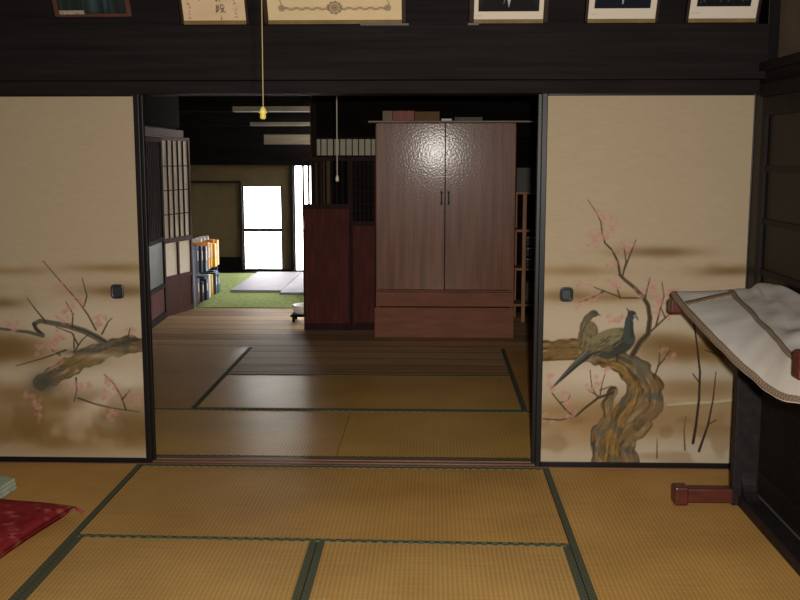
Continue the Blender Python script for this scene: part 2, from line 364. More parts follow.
# ------------------------------------------------------------------ painting
def vnoise(x, y, s, seed):
    r = np.random.RandomState(seed); g = r.rand(128, 128); x = x/s; y = y/s
    xi = np.floor(x).astype(int); yi = np.floor(y).astype(int); fx = x-xi; fy = y-yi
    fx = fx*fx*(3-2*fx); fy = fy*fy*(3-2*fy); a = lambda i, j: g[(xi+i) % 128, (yi+j) % 128]
    return (a(0, 0)*(1-fx)+a(1, 0)*fx)*(1-fy)+(a(0, 1)*(1-fx)+a(1, 1)*fx)*fy
class Canvas:
    """paint held as one colour per grid point; X, Y are the drawing units of each point"""
    def __init__(s, X, Y, base):
        s.X, s.Y = X, Y; s.c = np.zeros(X.shape+(3,)); s.c[:] = base; s.k = 1.0
    def put(s, a, col):
        col = [v*s.k for v in col]; a = np.clip(a, 0, 1)[..., None]; s.c = s.c*(1-a)+np.array(col, float)*a
    def wash(s, x, y, rx, ry, col, al=.7, pw=2, seed=0):
        n = (vnoise(s.X, s.Y, 14, 50+seed)-.5)*.7
        d = (np.abs((s.X-x)/rx)**pw+np.abs((s.Y-y)/ry)**pw)
        s.put(al*np.exp(-d*(1+n)), col)
    def seg(s, pts, wd):
        best = np.full(s.X.shape, 1e9); prog = np.zeros(s.X.shape); L = 0
        for i in range(len(pts)-1):
            (x0, y0), (x1, y1) = pts[i], pts[i+1]; w0, w1 = wd[i], wd[i+1]
            dx, dy = x1-x0, y1-y0; l2 = dx*dx+dy*dy+1e-9
            t = np.clip(((s.X-x0)*dx+(s.Y-y0)*dy)/l2, 0, 1)
            d = np.hypot(s.X-x0-t*dx, s.Y-y0-t*dy)-(w0+(w1-w0)*t)/2
            side = np.sign((s.X-x0)*dy-(s.Y-y0)*dx)
            m = d < best; best = np.where(m, d, best); prog = np.where(m, L+t*l2**.5, prog); s.side = np.where(m, side*np.hypot(s.X-x0-t*dx, s.Y-y0-t*dy), getattr(s, 'side', best*0)) if i else side*np.hypot(s.X-x0-t*dx, s.Y-y0-t*dy)
            L += l2**.5
        return best, prog
    def stroke(s, pts, w, col, al=1, soft=.5):
        if not isinstance(w, (list, tuple)): w = [w]*len(pts)
        if len(w) == 2 and len(pts) > 2: w = [w[0]+(w[1]-w[0])*i/(len(pts)-1) for i in range(len(pts))]
        d, _ = s.seg(pts, w); s.put(al*np.clip(.5-d/soft, 0, 1), col)
    def bark(s, pts, w, light, mid, dark, seed):
        d, p = s.seg(pts, w); wob = (vnoise(s.X, s.Y, 7, seed)-.5)*5
        inside = np.clip(.5-(d+wob)/1.2, 0, 1); s.put(inside*.95, mid)
        n = .7*vnoise(s.side*.75, p*.09, 1.7, seed+1)+.3*vnoise(s.side*1.6+p*.1, p*.4, 1.6, seed+3)
        n2 = vnoise(s.X, s.Y, 9, seed+2)
        s.put(inside*np.clip((n-.5)*2.4, 0, .8), light); s.put(inside*np.clip((.42-n)*3, 0, .62), dark)
        s.put(inside*np.clip((n2-.62)*4, 0, .6), (142, 110, 68)); s.put(inside*np.clip((.36-n2)*4, 0, .6), (98, 96, 84))
        edge = np.clip(1-np.abs(d+wob+1)/1.2, 0, 1); s.put(edge*.35, dark)
    def ell(s, x, y, rx, ry, ang, col, al=1, soft=.12):
        c, sn = math.cos(ang), math.sin(ang); u = ((s.X-x)*c+(s.Y-y)*sn)/rx; v = (-(s.X-x)*sn+(s.Y-y)*c)/ry
        s.put(al*np.clip((1-np.hypot(u, v))/soft, 0, 1), col)
    def blossom(s, x, y, r=2.6, n=5):
        r_ = random
        for k in range(n+1):
            px, py = x+r_.uniform(-5, 5), y+r_.uniform(-5, 5); rr = r*r_.uniform(.7, 1.35); a0 = r_.random()*6
            al = r_.uniform(.3, .62)
            for j in range(5):
                s.ell(px+rr*.55*math.cos(a0+j*1.257), py+rr*.55*math.sin(a0+j*1.257), rr*.5, rr*.5, 0, random.choice([(226, 172, 156), (216, 158, 144), (206, 146, 134)]), al, .6)
            s.ell(px, py, .5, .5, 0, (170, 96, 90), .6, .6)
def PX(X, Z):
    """wall position in metres to drawing units (the doors' paintings are drawn about 4.6 mm to the unit)"""
    w_ = 1-.006438855*X-.0293846*Z
    return (204.5086*X-11.77435*Z+144.9093)/w_, (-1.018173*X-213.8822*Z+462.9263)/w_
def painted_sheet(name, x0, x1, z0, z1, y, parent, painter, m, step=.003, base=(164, 147, 122)):
    nx = int((x1-x0)/step)+1; nz = int((z1-z0)/step)+1
    X, Z = np.meshgrid(np.linspace(x0, x1, nx), np.linspace(z0, z1, nz)); PXx, PYy = PX(X, Z)
    cv = Canvas(PXx, PYy, base); cv.k = .81; painter(cv)
    W = wl(parent)
    grid_mesh(name, np.stack([X-W.x, np.full(X.shape, y-W.y), Z-W.z], -1), cv.c, m, parent)
def grid_mesh(name, P, col, m, parent, flip=False):
    nz, nx = P.shape[:2]; idx = np.arange(nz*nx).reshape(nz, nx)
    q = np.stack([idx[:-1, :-1], idx[:-1, 1:], idx[1:, 1:], idx[1:, :-1]], -1).reshape(-1, 4)
    if flip: q = q[:, ::-1]
    me = bpy.data.meshes.new(name); me.vertices.add(nz*nx); me.vertices.foreach_set('co', P.reshape(-1).astype('f'))
    me.loops.add(q.size); me.loops.foreach_set('vertex_index', q.reshape(-1).astype('i'))
    me.polygons.add(len(q)); me.polygons.foreach_set('loop_start', (np.arange(len(q))*4).astype('i'))
    me.update(calc_edges=True); me.validate()
    ca = me.color_attributes.new('paint', 'FLOAT_COLOR', 'POINT')
    v = np.clip(col.reshape(-1, 3)/255, 0, 1); l = np.where(v <= .04045, v/12.92, ((v+.055)/1.055)**2.4)
    ca.data.foreach_set('color', np.concatenate([l, np.ones((len(l), 1))], 1).reshape(-1).astype('f'))
    me.materials.append(m); o = bpy.data.objects.new(name, me); C.objects.link(o); o.parent = parent
    return o
TAN = (160, 128, 82); TAND = (128, 98, 58); CREAM = (238, 220, 198)
def paint_right(c):
    c.c += ((vnoise(c.X*.2, c.Y, 1.2, 3)-.5)*5)[..., None]
    c.wash(640, 325, 120, 22, CREAM, .5); c.wash(600, 375, 60, 14, CREAM, .8); c.wash(700, 372, 60, 8, (206, 194, 176), .8)
    c.wash(640, 455, 140, 14, (214, 196, 172), .8)
    c.wash(662, 252, 42, 5, TAND, .75); c.wash(575, 271, 42, 5, TAN, .7); c.wash(730, 271, 34, 5.5, TAND, .8)
    c.wash(568, 296, 40, 6, TAND, .65); c.wash(615, 297, 34, 5, TAN, .8); c.wash(700, 322, 50, 10, (206, 190, 164), .6)
    c.wash(694, 350, 50, 12, (132, 98, 52), .9, 3); c.wash(660, 342, 24, 9, TAND, .6)
    c.wash(700, 389, 52, 9, (164, 132, 90), .85, 3)
    c.wash(680, 420, 85, 17, (172, 138, 96), .85, 4); c.wash(590, 418, 55, 18, (168, 132, 84), .85, 3); c.wash(570, 440, 40, 10, (186, 152, 112), .6)
    c.stroke([(668, 405), (690, 403), (715, 402), (740, 399)], 1.6, (226, 214, 186), .8, 1.5)
    c.stroke([(668, 407), (700, 406), (740, 402)], 2.5, (160, 142, 76), .5, 2)
    n = vnoise(c.X, c.Y*1.5, 18, 63); low = np.clip((c.Y-400)/14, 0, 1)
    c.put(low*np.clip((n-.52)*5, 0, 1)*.35, (140, 108, 66))
    L, Md, D = (184, 158, 112), (134, 110, 78), (60, 50, 38)
    c.bark([(541, 351), (560, 350), (578, 350), (592, 352)], [20, 22, 22, 16], L, (126, 98, 54), (60, 46, 28), 5)
    c.bark([(614, 392), (608, 404), (610, 420), (602, 434), (600, 466)], [11, 12, 14, 22, 18], L, Md, D, 6)
    c.bark([(585, 358), (605, 358), (622, 362), (640, 372), (650, 388), (650, 404), (640, 418), (624, 434), (616, 448), (620, 466)], [9, 14, 19, 24, 26, 26, 26, 32, 34, 38], L, Md, D, 7)
    c.bark([(600, 361), (622, 368), (634, 384), (630, 400), (618, 416), (612, 440), (610, 466)], [6, 10, 14, 15, 16, 17, 18], (188, 152, 96), (156, 120, 66), D, 8)
    Br = (92, 74, 58)
    c.stroke([(632, 356), (640, 342), (648, 334), (650, 318), (648, 305), (643, 297), (635, 288), (625, 280), (620, 275)], [6, 3], (104, 88, 70))
    c.stroke([(632, 356), (640, 342), (648, 334), (650, 318), (648, 305), (643, 297)], [2, 1], (70, 56, 44))
    c.stroke([(620, 275), (618, 262), (612, 250), (605, 243), (602, 232), (601, 222)], [2.6, 1.2], Br)
    c.stroke([(601, 222), (596, 212), (588, 200)], [1.1, .6], Br)
    for p in ([(622, 278), (626, 262), (624, 245)], [(624, 270), (632, 250), (636, 240)], [(643, 298), (622, 298), (604, 291), (594, 287)], [(604, 291), (592, 298), (580, 302)],
              [(620, 298), (616, 284)], [(645, 298), (648, 286), (650, 278)], [(650, 332), (662, 321), (673, 311), (682, 304)], [(656, 326), (660, 310), (664, 296), (662, 282)], [(665, 317), (661, 308)],
              [(654, 378), (659, 364), (660, 346)], [(658, 366), (665, 358), (670, 350)]):
        c.stroke(p, [2.0, .9], Br, .9)
    c.stroke([(552, 393), (560, 403), (567, 411), (575, 417), (585, 408), (598, 398), (612, 393)], [1.2, 2.6], (84, 66, 52)); c.stroke([(543, 419), (560, 420), (575, 417)], 1.4, (104, 78, 58))
    for p in ([(560, 403), (568, 400), (570, 395)], [(598, 398), (592, 388), (590, 370)], [(600, 396), (602, 384), (605, 374)], [(598, 396), (588, 390)], [(600, 390), (612, 386)]): c.stroke(p, [1.4, .8], Br, .9)
    K = (62, 48, 38)
    c.stroke([(693, 300), (694, 322), (697, 345), (700, 372), (699, 400), (696, 425), (693, 443)], [1.2, 3], K); c.stroke([(699, 382), (693, 374)], 1.2, K)
    c.stroke([(716, 372), (713, 400), (708, 425), (699, 451)], [.8, 2.6], K); c.stroke([(709, 424), (716, 420)], 1, K)
    c.stroke([(686, 416), (684, 430), (685, 450)], [.8, 1.8], (120, 96, 70)); c.stroke([(657, 438), (657, 458)], [.6, 1.6], (120, 96, 70))
    c.stroke([(705, 350), (722, 356)], .9, K); c.stroke([(728, 345), (740, 350)], .9, K)
    # two perched birds
    BD, BL, SL = (82, 84, 74), (150, 136, 100), (64, 66, 62)
    c.stroke([(590, 352), (578, 362), (564, 376), (551, 389)], [10, 1.2], (92, 92, 82)); c.stroke([(592, 354), (574, 368), (560, 381)], [3, .8], (58, 60, 58)); c.stroke([(586, 352), (570, 366)], [1.6, .8], (140, 130, 104))
    c.ell(588, 336, 10.5, 16, .25, (124, 108, 78)); c.stroke([(584, 328), (587, 319), (592, 314)], [9, 6.5], (116, 106, 82)); c.ell(594, 313.5, 4.6, 3.8, .2, (100, 94, 78)); c.ell(589, 334, 6, 13, .3, BL, .7)
    c.ell(595, 312.6, .9, .9, 0, (24, 22, 20)); c.stroke([(598, 314), (600.5, 316)], [1.4, .5], (70, 60, 48))
    for k in range(44):
        x = 581+random.random()*14; y = 322+random.random()*28; c.stroke([(x, y), (x-1.2, y+3)], .8, random.choice([(74, 62, 44), (176, 160, 118), (96, 84, 60)]), .6)
    c.ell(612, 341, 24, 12.5, -.32, (108, 102, 78)); c.ell(624, 343, 14, 9, -.75, SL, .9); c.stroke([(594, 352), (608, 356), (622, 350), (631, 340)], [5, 7, 7, 6], (70, 72, 66), .85)
    c.ell(607, 338, 18, 8.5, -.38, (148, 138, 102), .95); c.ell(600, 345, 12, 5, -.5, (128, 112, 76), .8)
    c.stroke([(629, 338), (628.5, 328), (629, 320), (631, 316)], [12, 9, 7.5, 7], (80, 86, 80)); c.stroke([(632, 336), (632, 322)], [4, 3], (56, 62, 60), .6); c.ell(632, 314.5, 5, 4.2, .35, (72, 78, 72))
    c.stroke([(629, 311.5), (626.5, 308)], [1.8, .6], (60, 62, 58)); c.ell(635, 316, 1.8, 2.2, 0, (176, 176, 160), .7); c.ell(633.5, 313.6, .9, .9, 0, (16, 16, 16)); c.stroke([(636.5, 317), (638.5, 320.5)], [1.6, .6], (76, 68, 54))
    for k in range(60):
        x = 593+random.random()*30; y = 352-(x-593)*.5+random.uniform(-9, 6); c.stroke([(x, y), (x-4, y+2.2)], .8, random.choice([(78, 74, 58), (172, 160, 122), (100, 84, 56)]), .55)
    c.stroke([(617, 354), (617, 361)], 1.2, K)
    for x, y in ((600, 216), (607, 221), (613, 221), (604, 233), (600, 237), (594, 242), (593, 237), (608, 229), (618, 248), (624, 247), (631, 246), (612, 264), (579, 284), (593, 282), (613, 282), (617, 288),
                 (588, 297), (580, 304), (596, 296), (648, 284), (641, 292), (652, 289), (660, 300), (664, 290), (657, 311), (668, 316), (663, 306), (612, 317), (618, 319), (553, 388), (565, 397), (570, 404), (590, 390),
                 (600, 381), (548, 377), (606, 372), (666, 353), (670, 360), (572, 412), (549, 418), (675, 290)): c.blossom(x, y, n=4)
def paint_left(c):
    c.c += ((vnoise(c.X*.2, c.Y, 1.2, 9)-.5)*5)[..., None]
    c.wash(90, 320, 70, 20, CREAM, .5); c.wash(60, 400, 90, 10, CREAM, .8); c.wash(110, 385, 50, 22, CREAM, .8); c.wash(-20, 378, 40, 8, CREAM, .6)
    c.wash(112, 268, 38, 4.5, (150, 118, 72), .75); c.wash(118, 291, 40, 6, TAND, .8); c.wash(10, 271, 40, 4, TAN, .6); c.wash(2, 303, 24, 6, TAND, .75); c.wash(-50, 290, 40, 8, TAN, .7)
    c.wash(14, 349, 32, 13, (134, 102, 58), .9, 3); c.wash(-30, 345, 40, 16, TAND, .85, 3)
    c.wash(26, 396, 34, 14, (146, 112, 66), .85, 3); c.wash(20, 425, 60, 18, (160, 124, 74), .85, 3); c.wash(62, 436, 40, 14, (138, 104, 58), .8, 3); c.wash(95, 440, 70, 12, (158, 124, 76), .8, 4)
    c.wash(132, 426, 28, 14, TAND, .7, 3); c.wash(60, 405, 20, 8, (150, 116, 72), .8, 3); c.wash(-30, 415, 45, 26, TAN, .8, 3); c.wash(40, 452, 160, 6, (196, 168, 130), .6)
    n = vnoise(c.X, c.Y*1.5, 27, 61)*.85+vnoise(c.X, c.Y, 8, 62)*.15; low = np.clip((c.Y-378)/18, 0, 1)*np.clip((452-c.Y)/14, 0, 1)
    c.put(low*np.clip((n-.52)*5, 0, 1)*.45, (128, 96, 52)); c.put(low*np.clip((.42-n)*5, 0, 1)*.45, (228, 208, 178))
    L, Md, D = (200, 180, 138), (122, 104, 76), (48, 42, 34)
    c.bark([(150, 346), (128, 345), (110, 349), (90, 357), (70, 366), (52, 376), (40, 384)], [15, 17, 17, 18, 19, 18, 14], L, Md, D, 21)
    c.wash(44, 382, 13, 9, (84, 82, 74), .9, 2); c.wash(120, 343, 22, 3, (58, 52, 42), .6); c.wash(80, 352, 20, 3, (70, 62, 48), .6); c.wash(100, 356, 24, 3.5, (206, 186, 146), .7)
    c.wash(80, 362, 26, 6, (152, 118, 60), .5)
    Br = (84, 68, 56); G = (112, 104, 88)
    c.stroke([(108, 345), (98, 338), (84, 331), (68, 326), (52, 323), (40, 321), (34, 324)], [7, 4], G); c.stroke([(106, 342), (90, 333), (70, 326)], [1.6, .8], (64, 54, 44))
    c.stroke([(34, 324), (36, 329), (43, 335)], [4, 3.4], (78, 70, 60)); c.stroke([(43, 336), (28, 332), (10, 330), (-14, 327), (-40, 322)], [3.6, 2], (104, 98, 84))
    for p in ([(96, 330), (88, 315), (78, 301), (62, 283), (43, 261)], [(84, 306), (87, 296), (82, 278)], [(72, 328), (73, 314), (66, 302)], [(46, 322), (36, 310), (27, 298)], [(78, 345), (72, 333), (56, 327)],
              [(74, 352), (82, 340), (90, 333)], [(66, 350), (44, 358), (16, 366)], [(74, 348), (74, 334)], [(76, 378), (77, 390), (74, 402)], [(78, 398), (95, 404), (112, 408), (140, 412)], [(126, 410), (121, 396), (114, 384), (104, 374)], [(122, 400), (130, 390)],
              [(102, 334), (108, 322), (112, 318)], [(128, 338), (130, 328)], [(60, 355), (50, 349)]): c.stroke(p, [1.9, .8], Br, .9)
    for x, y in ((62, 287), (66, 292), (78, 300), (84, 303), (70, 311), (61, 316), (66, 320), (58, 343), (50, 348), (60, 339), (52, 343), (56, 335), (98, 318), (103, 322), (100, 326), (14, 326), (12, 322), (40, 350), (72, 388), (79, 387), (85, 386), (34, 400),
                 (38, 411), (30, 394), (36, 404), (38, 418), (110, 388), (107, 394), (112, 384), (125, 398), (136, 402), (138, 398), (108, 412), (112, 418), (130, 332), (57, 365), (-10, 320), (-30, 315)): c.blossom(x, y, n=4)
SHEET = colour_attr_material('painted_door_paper', .75, .25)
def fusuma(name, x0, x1, y, label, painter=None, pull=None, step=.003):
    d = thing(name, ((x0+x1)/2, y, 0), label, 'sliding door', kind='structure')
    z0, z1 = .0, 1.748; s = .026
    f = MB().box(x0, x0+s, y, y+.026, z0, z1).box(x1-s, x1, y, y+.026, z0, z1).box(x0+s, x1-s, y, y+.026, z0, z0+.026).box(x0+s, x1-s, y, y+.026, z1-.012, z1)
    f.build('lacquer_frame', LACQ, d, .003)
    B(x0+s, x1-s, y+.008, y+.020, z0+.026, z1-.012).build('core_panel', PAPER, d)
    if painter: painted_sheet('painted_paper', x0+s, x1-s, z0+.026, z1-.012, y+.0055, d, painter, SHEET, step)
    if pull:
        px, pz = pull
        n = 14; R = [(px+.031*math.copysign(abs(math.cos(t))**.5, math.cos(t)), pz+.034*math.copysign(abs(math.sin(t))**.5, math.sin(t))) for t in [2*math.pi*i/28 for i in range(28)]]
        pm = MB(); k = 0
        for sc, yy in ((1, y+.006), (1, y-.002), (.82, y-.004), (.66, y-.002), (.62, y+.004)):
            pm.v += [(px+(a-px)*sc, yy, pz+(b-pz)*sc) for a, b in R]
        for r in range(4):
            for j in range(28): pm.f.append((r*28+j, r*28+(j+1) % 28, (r+1)*28+(j+1) % 28, (r+1)*28+j))
        pm.f.append(tuple(4*28+j for j in range(28)))
        h = pm.build('door_pull', HANDLE, d)
        B(px-.006, px+.006, y+.001, y+.004, pz-.016, pz+.016).build('pull_plate', HANDLE, h if False else d)
    return d
fusuma('door_1', -.955, .034, 4.648, 'painted sliding door at left with blossoming branch and brown clouds', paint_left, (-.099, .835))
fusuma('door_2', 1.876, 2.852, 4.648, 'painted sliding door at right with two birds on a gnarled tree', paint_right, (2.005, .83))
fusuma('door_3', -.93, .040, 4.692, 'rear sliding door hidden behind the left painted one, only its black edge showing')
fusuma('door_4', 1.862, 2.83, 4.692, 'rear sliding door hidden behind the right painted one, only its black edge showing')

# ------------------------------------------------------------------ framed pictures on the rail
PIC = colour_attr_material('print_paper', .5)
GOLDW = mat('dull_gold_brown_moulding', (120, 98, 56), .5, .2, 20, bump=0)
FRW = mat('dark_picture_moulding', (40, 24, 20), .4, .2, 20, bump=0)
FRB = mat('brown_picture_moulding', (80, 52, 42), .4, .2, 20, bump=0)
LEAN = math.radians(25)
def picture(name, x0, x1, label, cat, group, painter, fw_, side, bottom, height, z0=2.040, yb=4.53, step=.0022, matw=0, extra=None):
    """x0..x1 is the outside of the moulding; it stands on the rail and leans out at the top"""
    t = thing(name, ((x0+x1)/2, yb, z0-.010), label, cat, group)
    uy = Vector((0, -math.sin(LEAN), math.cos(LEAN))); un = Vector((0, math.cos(LEAN), math.sin(LEAN))); o = Vector((x0, yb, z0))
    X = Vector((1, 0, 0)); W_ = x1-x0
    m = MB().hbox(o, X, un, uy, fw_, .022, height).hbox(o+X*(W_-fw_), X, un, uy, fw_, .022, height).hbox(o+X*fw_+uy*(height-fw_), X, un, uy, W_-2*fw_, .022, fw_)
    m.build('moulding', side, t, .0015)
    MB().hbox(o+X*fw_-un*.001, X, un, uy, W_-2*fw_, .022, .014).build('lower_moulding', bottom, t)
    MB().hbox(o+X*fw_+un*.014+uy*.014, X, un, uy, W_-2*fw_, .006, height-.02).build('backing_board', NEARBLACK, t)
    pw, ph = W_-2*fw_, height-fw_-.014
    nx, nz = int(pw/step)+1, int(ph/step)+1
    U, V = np.meshgrid(np.linspace(0, pw, nx), np.linspace(0, ph, nz))
    cv = Canvas(U*1000, V*1000, (200, 180, 145)); painter(cv, pw*1000, ph*1000)
    W0 = wl(t); b = o+X*fw_+un*.011+uy*.014
    P = np.stack([b.x-W0.x+U, b.y-W0.y+uy.y*V, b.z-W0.z+uy.z*V], -1)
    grid_mesh('print', P, cv.c, PIC, t)
    if extra: extra(t, o, X, un, uy, W_)
    return t
INK = (62, 50, 40)
def squiggles(c, x, y0, y1, s, col=INK, seed=1):
    r = random.Random(seed); y = y0
    while y < y1:
        for k in range(5):
            a = (x+r.uniform(-s, s)*.7, y+r.uniform(0, s)*1.2); b = (a[0]+r.uniform(-s, s)*.7, a[1]+r.uniform(-s, s)*.5)
            c.stroke([a, b], max(s*.2, 1.4), col, .85, 1)
        y += s*2.3
def p_landscape(c, w, h):
    c.c[:] = (34, 42, 40)
    for k in range(26):
        x = random.random()*w; c.stroke([(x, 0), (x+random.uniform(-12, 12), h)], random.uniform(4, 14), random.choice([(20, 26, 22), (36, 44, 42), (48, 62, 70), (36, 30, 24), (38, 48, 44)]), .6, 6)
    c.wash(w*.52, h*.2, 26, 90, (62, 80, 92), .7); c.wash(w*.7, h*.3, 8, 80, (76, 96, 110), .6)
def p_letter(c, w, h):
    c.c[:] = (212, 184, 150); c.c += ((vnoise(c.X, c.Y, 30, 4)-.5)*8)[..., None]
    squiggles(c, 26, 8, h-10, 9, seed=3); squiggles(c, w-44, 8, h-10, 8.5, seed=5); squiggles(c, 80, 84, h-20, 7, seed=6)
    x, y = w*.60, 50                       # large brushed character near the foot, and the tail of the one above it
    for p, k in (([(x-17, y+14), (x-4, y+14)], 3), ([(x-15, y+20), (x-18, y-2), (x-20, y-14)], 3), ([(x-4, y+20), (x-5, y+10)], 3), ([(x-14, y+4), (x-3, y+5)], 3), ([(x-10, y+12), (x-11, y-6)], 3), ([(x-17, y-5), (x-2, y-4)], 3),
                 ([(x-12, y-8), (x-17, y-14)], 3), ([(x+4, y+20), (x+3, y+8), (x+1, y+4)], 3), ([(x+4, y+20), (x+13, y+20), (x+14, y+9), (x+19, y+9)], 3), ([(x+3, y+2), (x+15, y+2), (x+9, y-8), (x+1, y-15)], 3.4), ([(x+4, y-2), (x+12, y-10), (x+21, y-14)], 3.6)):
        c.stroke(p, k, INK, .95, 1)
    c.stroke([(x, 20), (x+1, 3)], 3, INK, .9, 1); squiggles(c, x-2, 78, h-40, 15, seed=12)
def p_certificate(c, w, h):
    c.c[:] = (214, 190, 150); c.c += ((vnoise(c.X, c.Y, 40, 4)-.5)*6)[..., None]
    G = (118, 102, 80); m = 58; b = 50
    for k in range(48):
        x = m+10+(w-2*m-20)*k/47
        c.ell(x, b+3*math.sin(k*1.3), 7.5, 6, .5*math.sin(k), G, .75, .5); c.ell(x, b, 2.2, 2.2, 0, (196, 176, 140), .8, .5)
    c.stroke([(m, b-7), (w-m, b-7)], 1.4, G, .6, 1); c.stroke([(m, b+8), (w-m, b+8)], 1.4, G, .6, 1)
    for k in range(24):
        for xx in (m, w-m): c.ell(xx+3*math.sin(k*1.3), b+12*k, 5, 6.5, 0, G, .7, .5); c.ell(xx, b+12*k, 2, 2, 0, (196, 176, 140), .8, .5)
    for xx in (m+3, w-m-3):
        for r, a in ((17, .7), (11, .6)): c.ell(xx, b+3, r, r, 0, G if r > 12 else (190, 170, 136), a, .3)
        c.ell(xx, b+3, 6, 6, 0, G, .8, .4)
    for r, col in ((33, G), (26, (204, 186, 150)), (20, (132, 112, 94)), (12, (176, 148, 120)), (6, (104, 84, 72))): c.ell(w/2, b+4, r, r*.9, 0, col, .85, .25)
    for a in range(9): c.ell(w/2+29*math.cos(a*.7), b+4+26*math.sin(a*.7), 6, 6, 0, (120, 106, 86), .8, .4)
    for xx in (w/2-32, w/2+32): c.stroke([(xx, b-4), (xx+(8 if xx < w/2 else -8), b+6), (xx, b+14)], 5, (128, 112, 90), .8, 2)
    for xx in (146, 166): c.ell(xx, 100, 9, 8, 0, (206, 132, 84), .8, .4); c.ell(xx, 110, 4, 4, 0, (220, 180, 130), .7, .4)
    for i, xx in enumerate((w-150, w-185, w-220, w-260, 240)): squiggles(c, xx, 96, h-80, 6, seed=30+i)
def portrait(inner, suit, mw, mb, tie):
    def f(c, w, h):
        c.c[:] = (214, 202, 184)
        ins = (c.X > mw) & (c.X < w-mw) & (c.Y > mb) & (c.Y < h-mw)
        sub = Canvas(c.X, c.Y, inner); cx = w*.5
        sub.wash(cx, h, w*.5, h*.5, tuple(min(255, v+26) for v in inner), .8)
        sub.ell(cx, mb-20, w*.44, h*.42, 0, suit, 1, .08)
        sub.stroke([(cx, mb+20), (cx, mb+55), (cx, h*.42)], [2, 16, 24] if tie else [5, 10, 18], (190, 196, 190), .9, 4)
        if tie: sub.stroke([(cx-22, mb+34), (cx-12, h*.4)], [3, 10], (150, 156, 150), .7, 4)
        sub.ell(cx, h*.62, w*.13, h*.17, 0, (150, 122, 102), 1, .1); sub.ell(cx, h*.75, w*.14, h*.08, 0, (24, 22, 22), 1, .2)
        c.c = np.where(ins[..., None], sub.c, c.c)
        c.stroke([(mw*.6, mb*.45), (mw*.6+26, mb*.45)], 2.2, (150, 136, 116), .6, 1.5)
    return f
def group_photo(c, w, h):
    mw, mb = 30, 52
    c.c[:] = (214, 202, 188); ins = (c.X > mw) & (c.X < w-mw) & (c.Y > mb) & (c.Y < h-mw)
    sub = Canvas(c.X, c.Y, (30, 34, 34))
    for k in range(6):
        x = mw+22+k*(w-2*mw-40)/5; sub.ell(x, mb+30, 20, 62, 0, (22, 22, 26), 1, .2); sub.stroke([(x, mb+50), (x, mb+84)], [3, 9], (150, 160, 146), .8, 4); sub.ell(x, mb+108, 12, 15, 0, (140, 116, 98), 1, .2)
    for k in range(12): x = mw+random.random()*(w-2*mw); sub.ell(x, mb+18+random.random()*30, 5, 8, 0, (66, 74, 66), .8, .5)
    c.c = np.where(ins[..., None], sub.c, c.c); c.stroke([(12, 24), (52, 24)], 2.4, (150, 140, 122), .6, 1.5)
def card(t, o, X, un, uy, W_):
    MB().hbox(o+X*.025-un*.003+uy*.012, X, un, uy, .11, .003, .017).build('title_card', mat('pale_title_card', (150, 136, 116), .8, .3, 60, bump=0), t)
def foot(t, o, X, un, uy, W_):
    MB().box(o.x+W_-.20, o.x+W_+.012, o.y-.012, o.y+.03, 2.0305, 2.040).build('wooden_cleat', FRW, t)
def foot2(t, o, X, un, uy, W_):
    MB().box(o.x-.005, o.x+.042, o.y-.012, o.y+.03, 2.0305, 2.040).build('wooden_cleat', FRW, t)
FGp = 'framed pictures on the rail above the doors'
picture('framed_picture', -.290, .052, 'brown framed dark picture with bluish streaks, leftmost on the rail', 'picture', FGp, p_landscape, .020, FRB, FRB, .30, z0=2.075, extra=card)
picture('framed_letter', .272, .572, 'framed handwritten sheet with brushed black characters, beside the brown picture', 'framed letter', FGp, p_letter, .012, FRW, GOLDW, .34)
picture('framed_certificate', .640, 1.262, 'wide framed certificate with ornamental border and crest, largest on the rail', 'certificate', FGp, p_certificate, .018, FRW, GOLDW, .42, extra=foot)
picture('framed_photograph', 1.537, 1.880, 'framed portrait photograph with dark red moulding, just right of the wide certificate', 'photograph', FGp, portrait((34, 36, 34), (26, 24, 26), 18, 34, True), .021, FRW, GOLDW, .36, extra=foot2)
picture('framed_photograph', 2.040, 2.356, 'framed portrait photograph on dark blue ground, second from right on the rail', 'photograph', FGp, portrait((36, 44, 62), (22, 24, 36), 26, 46, False), .012, FRW, GOLDW, .36)
picture('framed_photograph', 2.474, 2.788, 'framed group photograph in wide white mount, rightmost on the rail', 'photograph', FGp, group_photo, .012, FRW, GOLDW, .30)

# ------------------------------------------------------------------ pull cords and their lamps
CORD = mat('yellowed_cord', (140, 122, 80), .7, .1, 40, bump=0)
CORDW = mat('grey_white_cord', (190, 180, 168), .7, .1, 40, bump=0)
YEL = mat('yellow_plastic', (190, 176, 84), .35, .05, 10, bump=0)
IVORY = mat('ivory_plastic', (225, 215, 195), .35, .05, 10, bump=0)
def lamp(x, y, z, ztop, label):
    t = thing('ceiling_lamp', (x, y, z), label, 'lamp', 'ceiling lamps with pull cords')
    MB().lathe(x, y, [(.30, z), (.32, z+.01), (.26, z+.07), (.10, z+.13), (.04, z+.15)]).build('lamp_shade', IVORY, t, smooth=True)
    MB().tube([(x, y, z+.14), (x, y, ztop)], .006).build('suspension_cord', CORDW, t)
lamp(.884, 3.0, 2.18, 2.6, 'round ivory ceiling lamp of the front room, above the yellow pull')
lamp(.78, 6.4, 2.03, 2.26, 'round ivory ceiling lamp of the back room, behind the lintel')
pc = thing('pull_cord', (.880, 3.0, 1.58), 'yellowish lamp pull cord with a yellow bell-shaped end, hanging in front of the lintel', 'pull cord')
MB().tube([(.884, 3.0, 2.18), (.881, 3.0, 1.61)], .0015, 8).build('cord', CORD, pc)
MB().lathe(.880, 3.0, [(.003, 1.611), (.006, 1.608), (.010, 1.600), (.013, 1.594), (.008, 1.592), (.009, 1.580), (.005, 1.576)][::-1], 16).build('knob', YEL, pc, smooth=True)
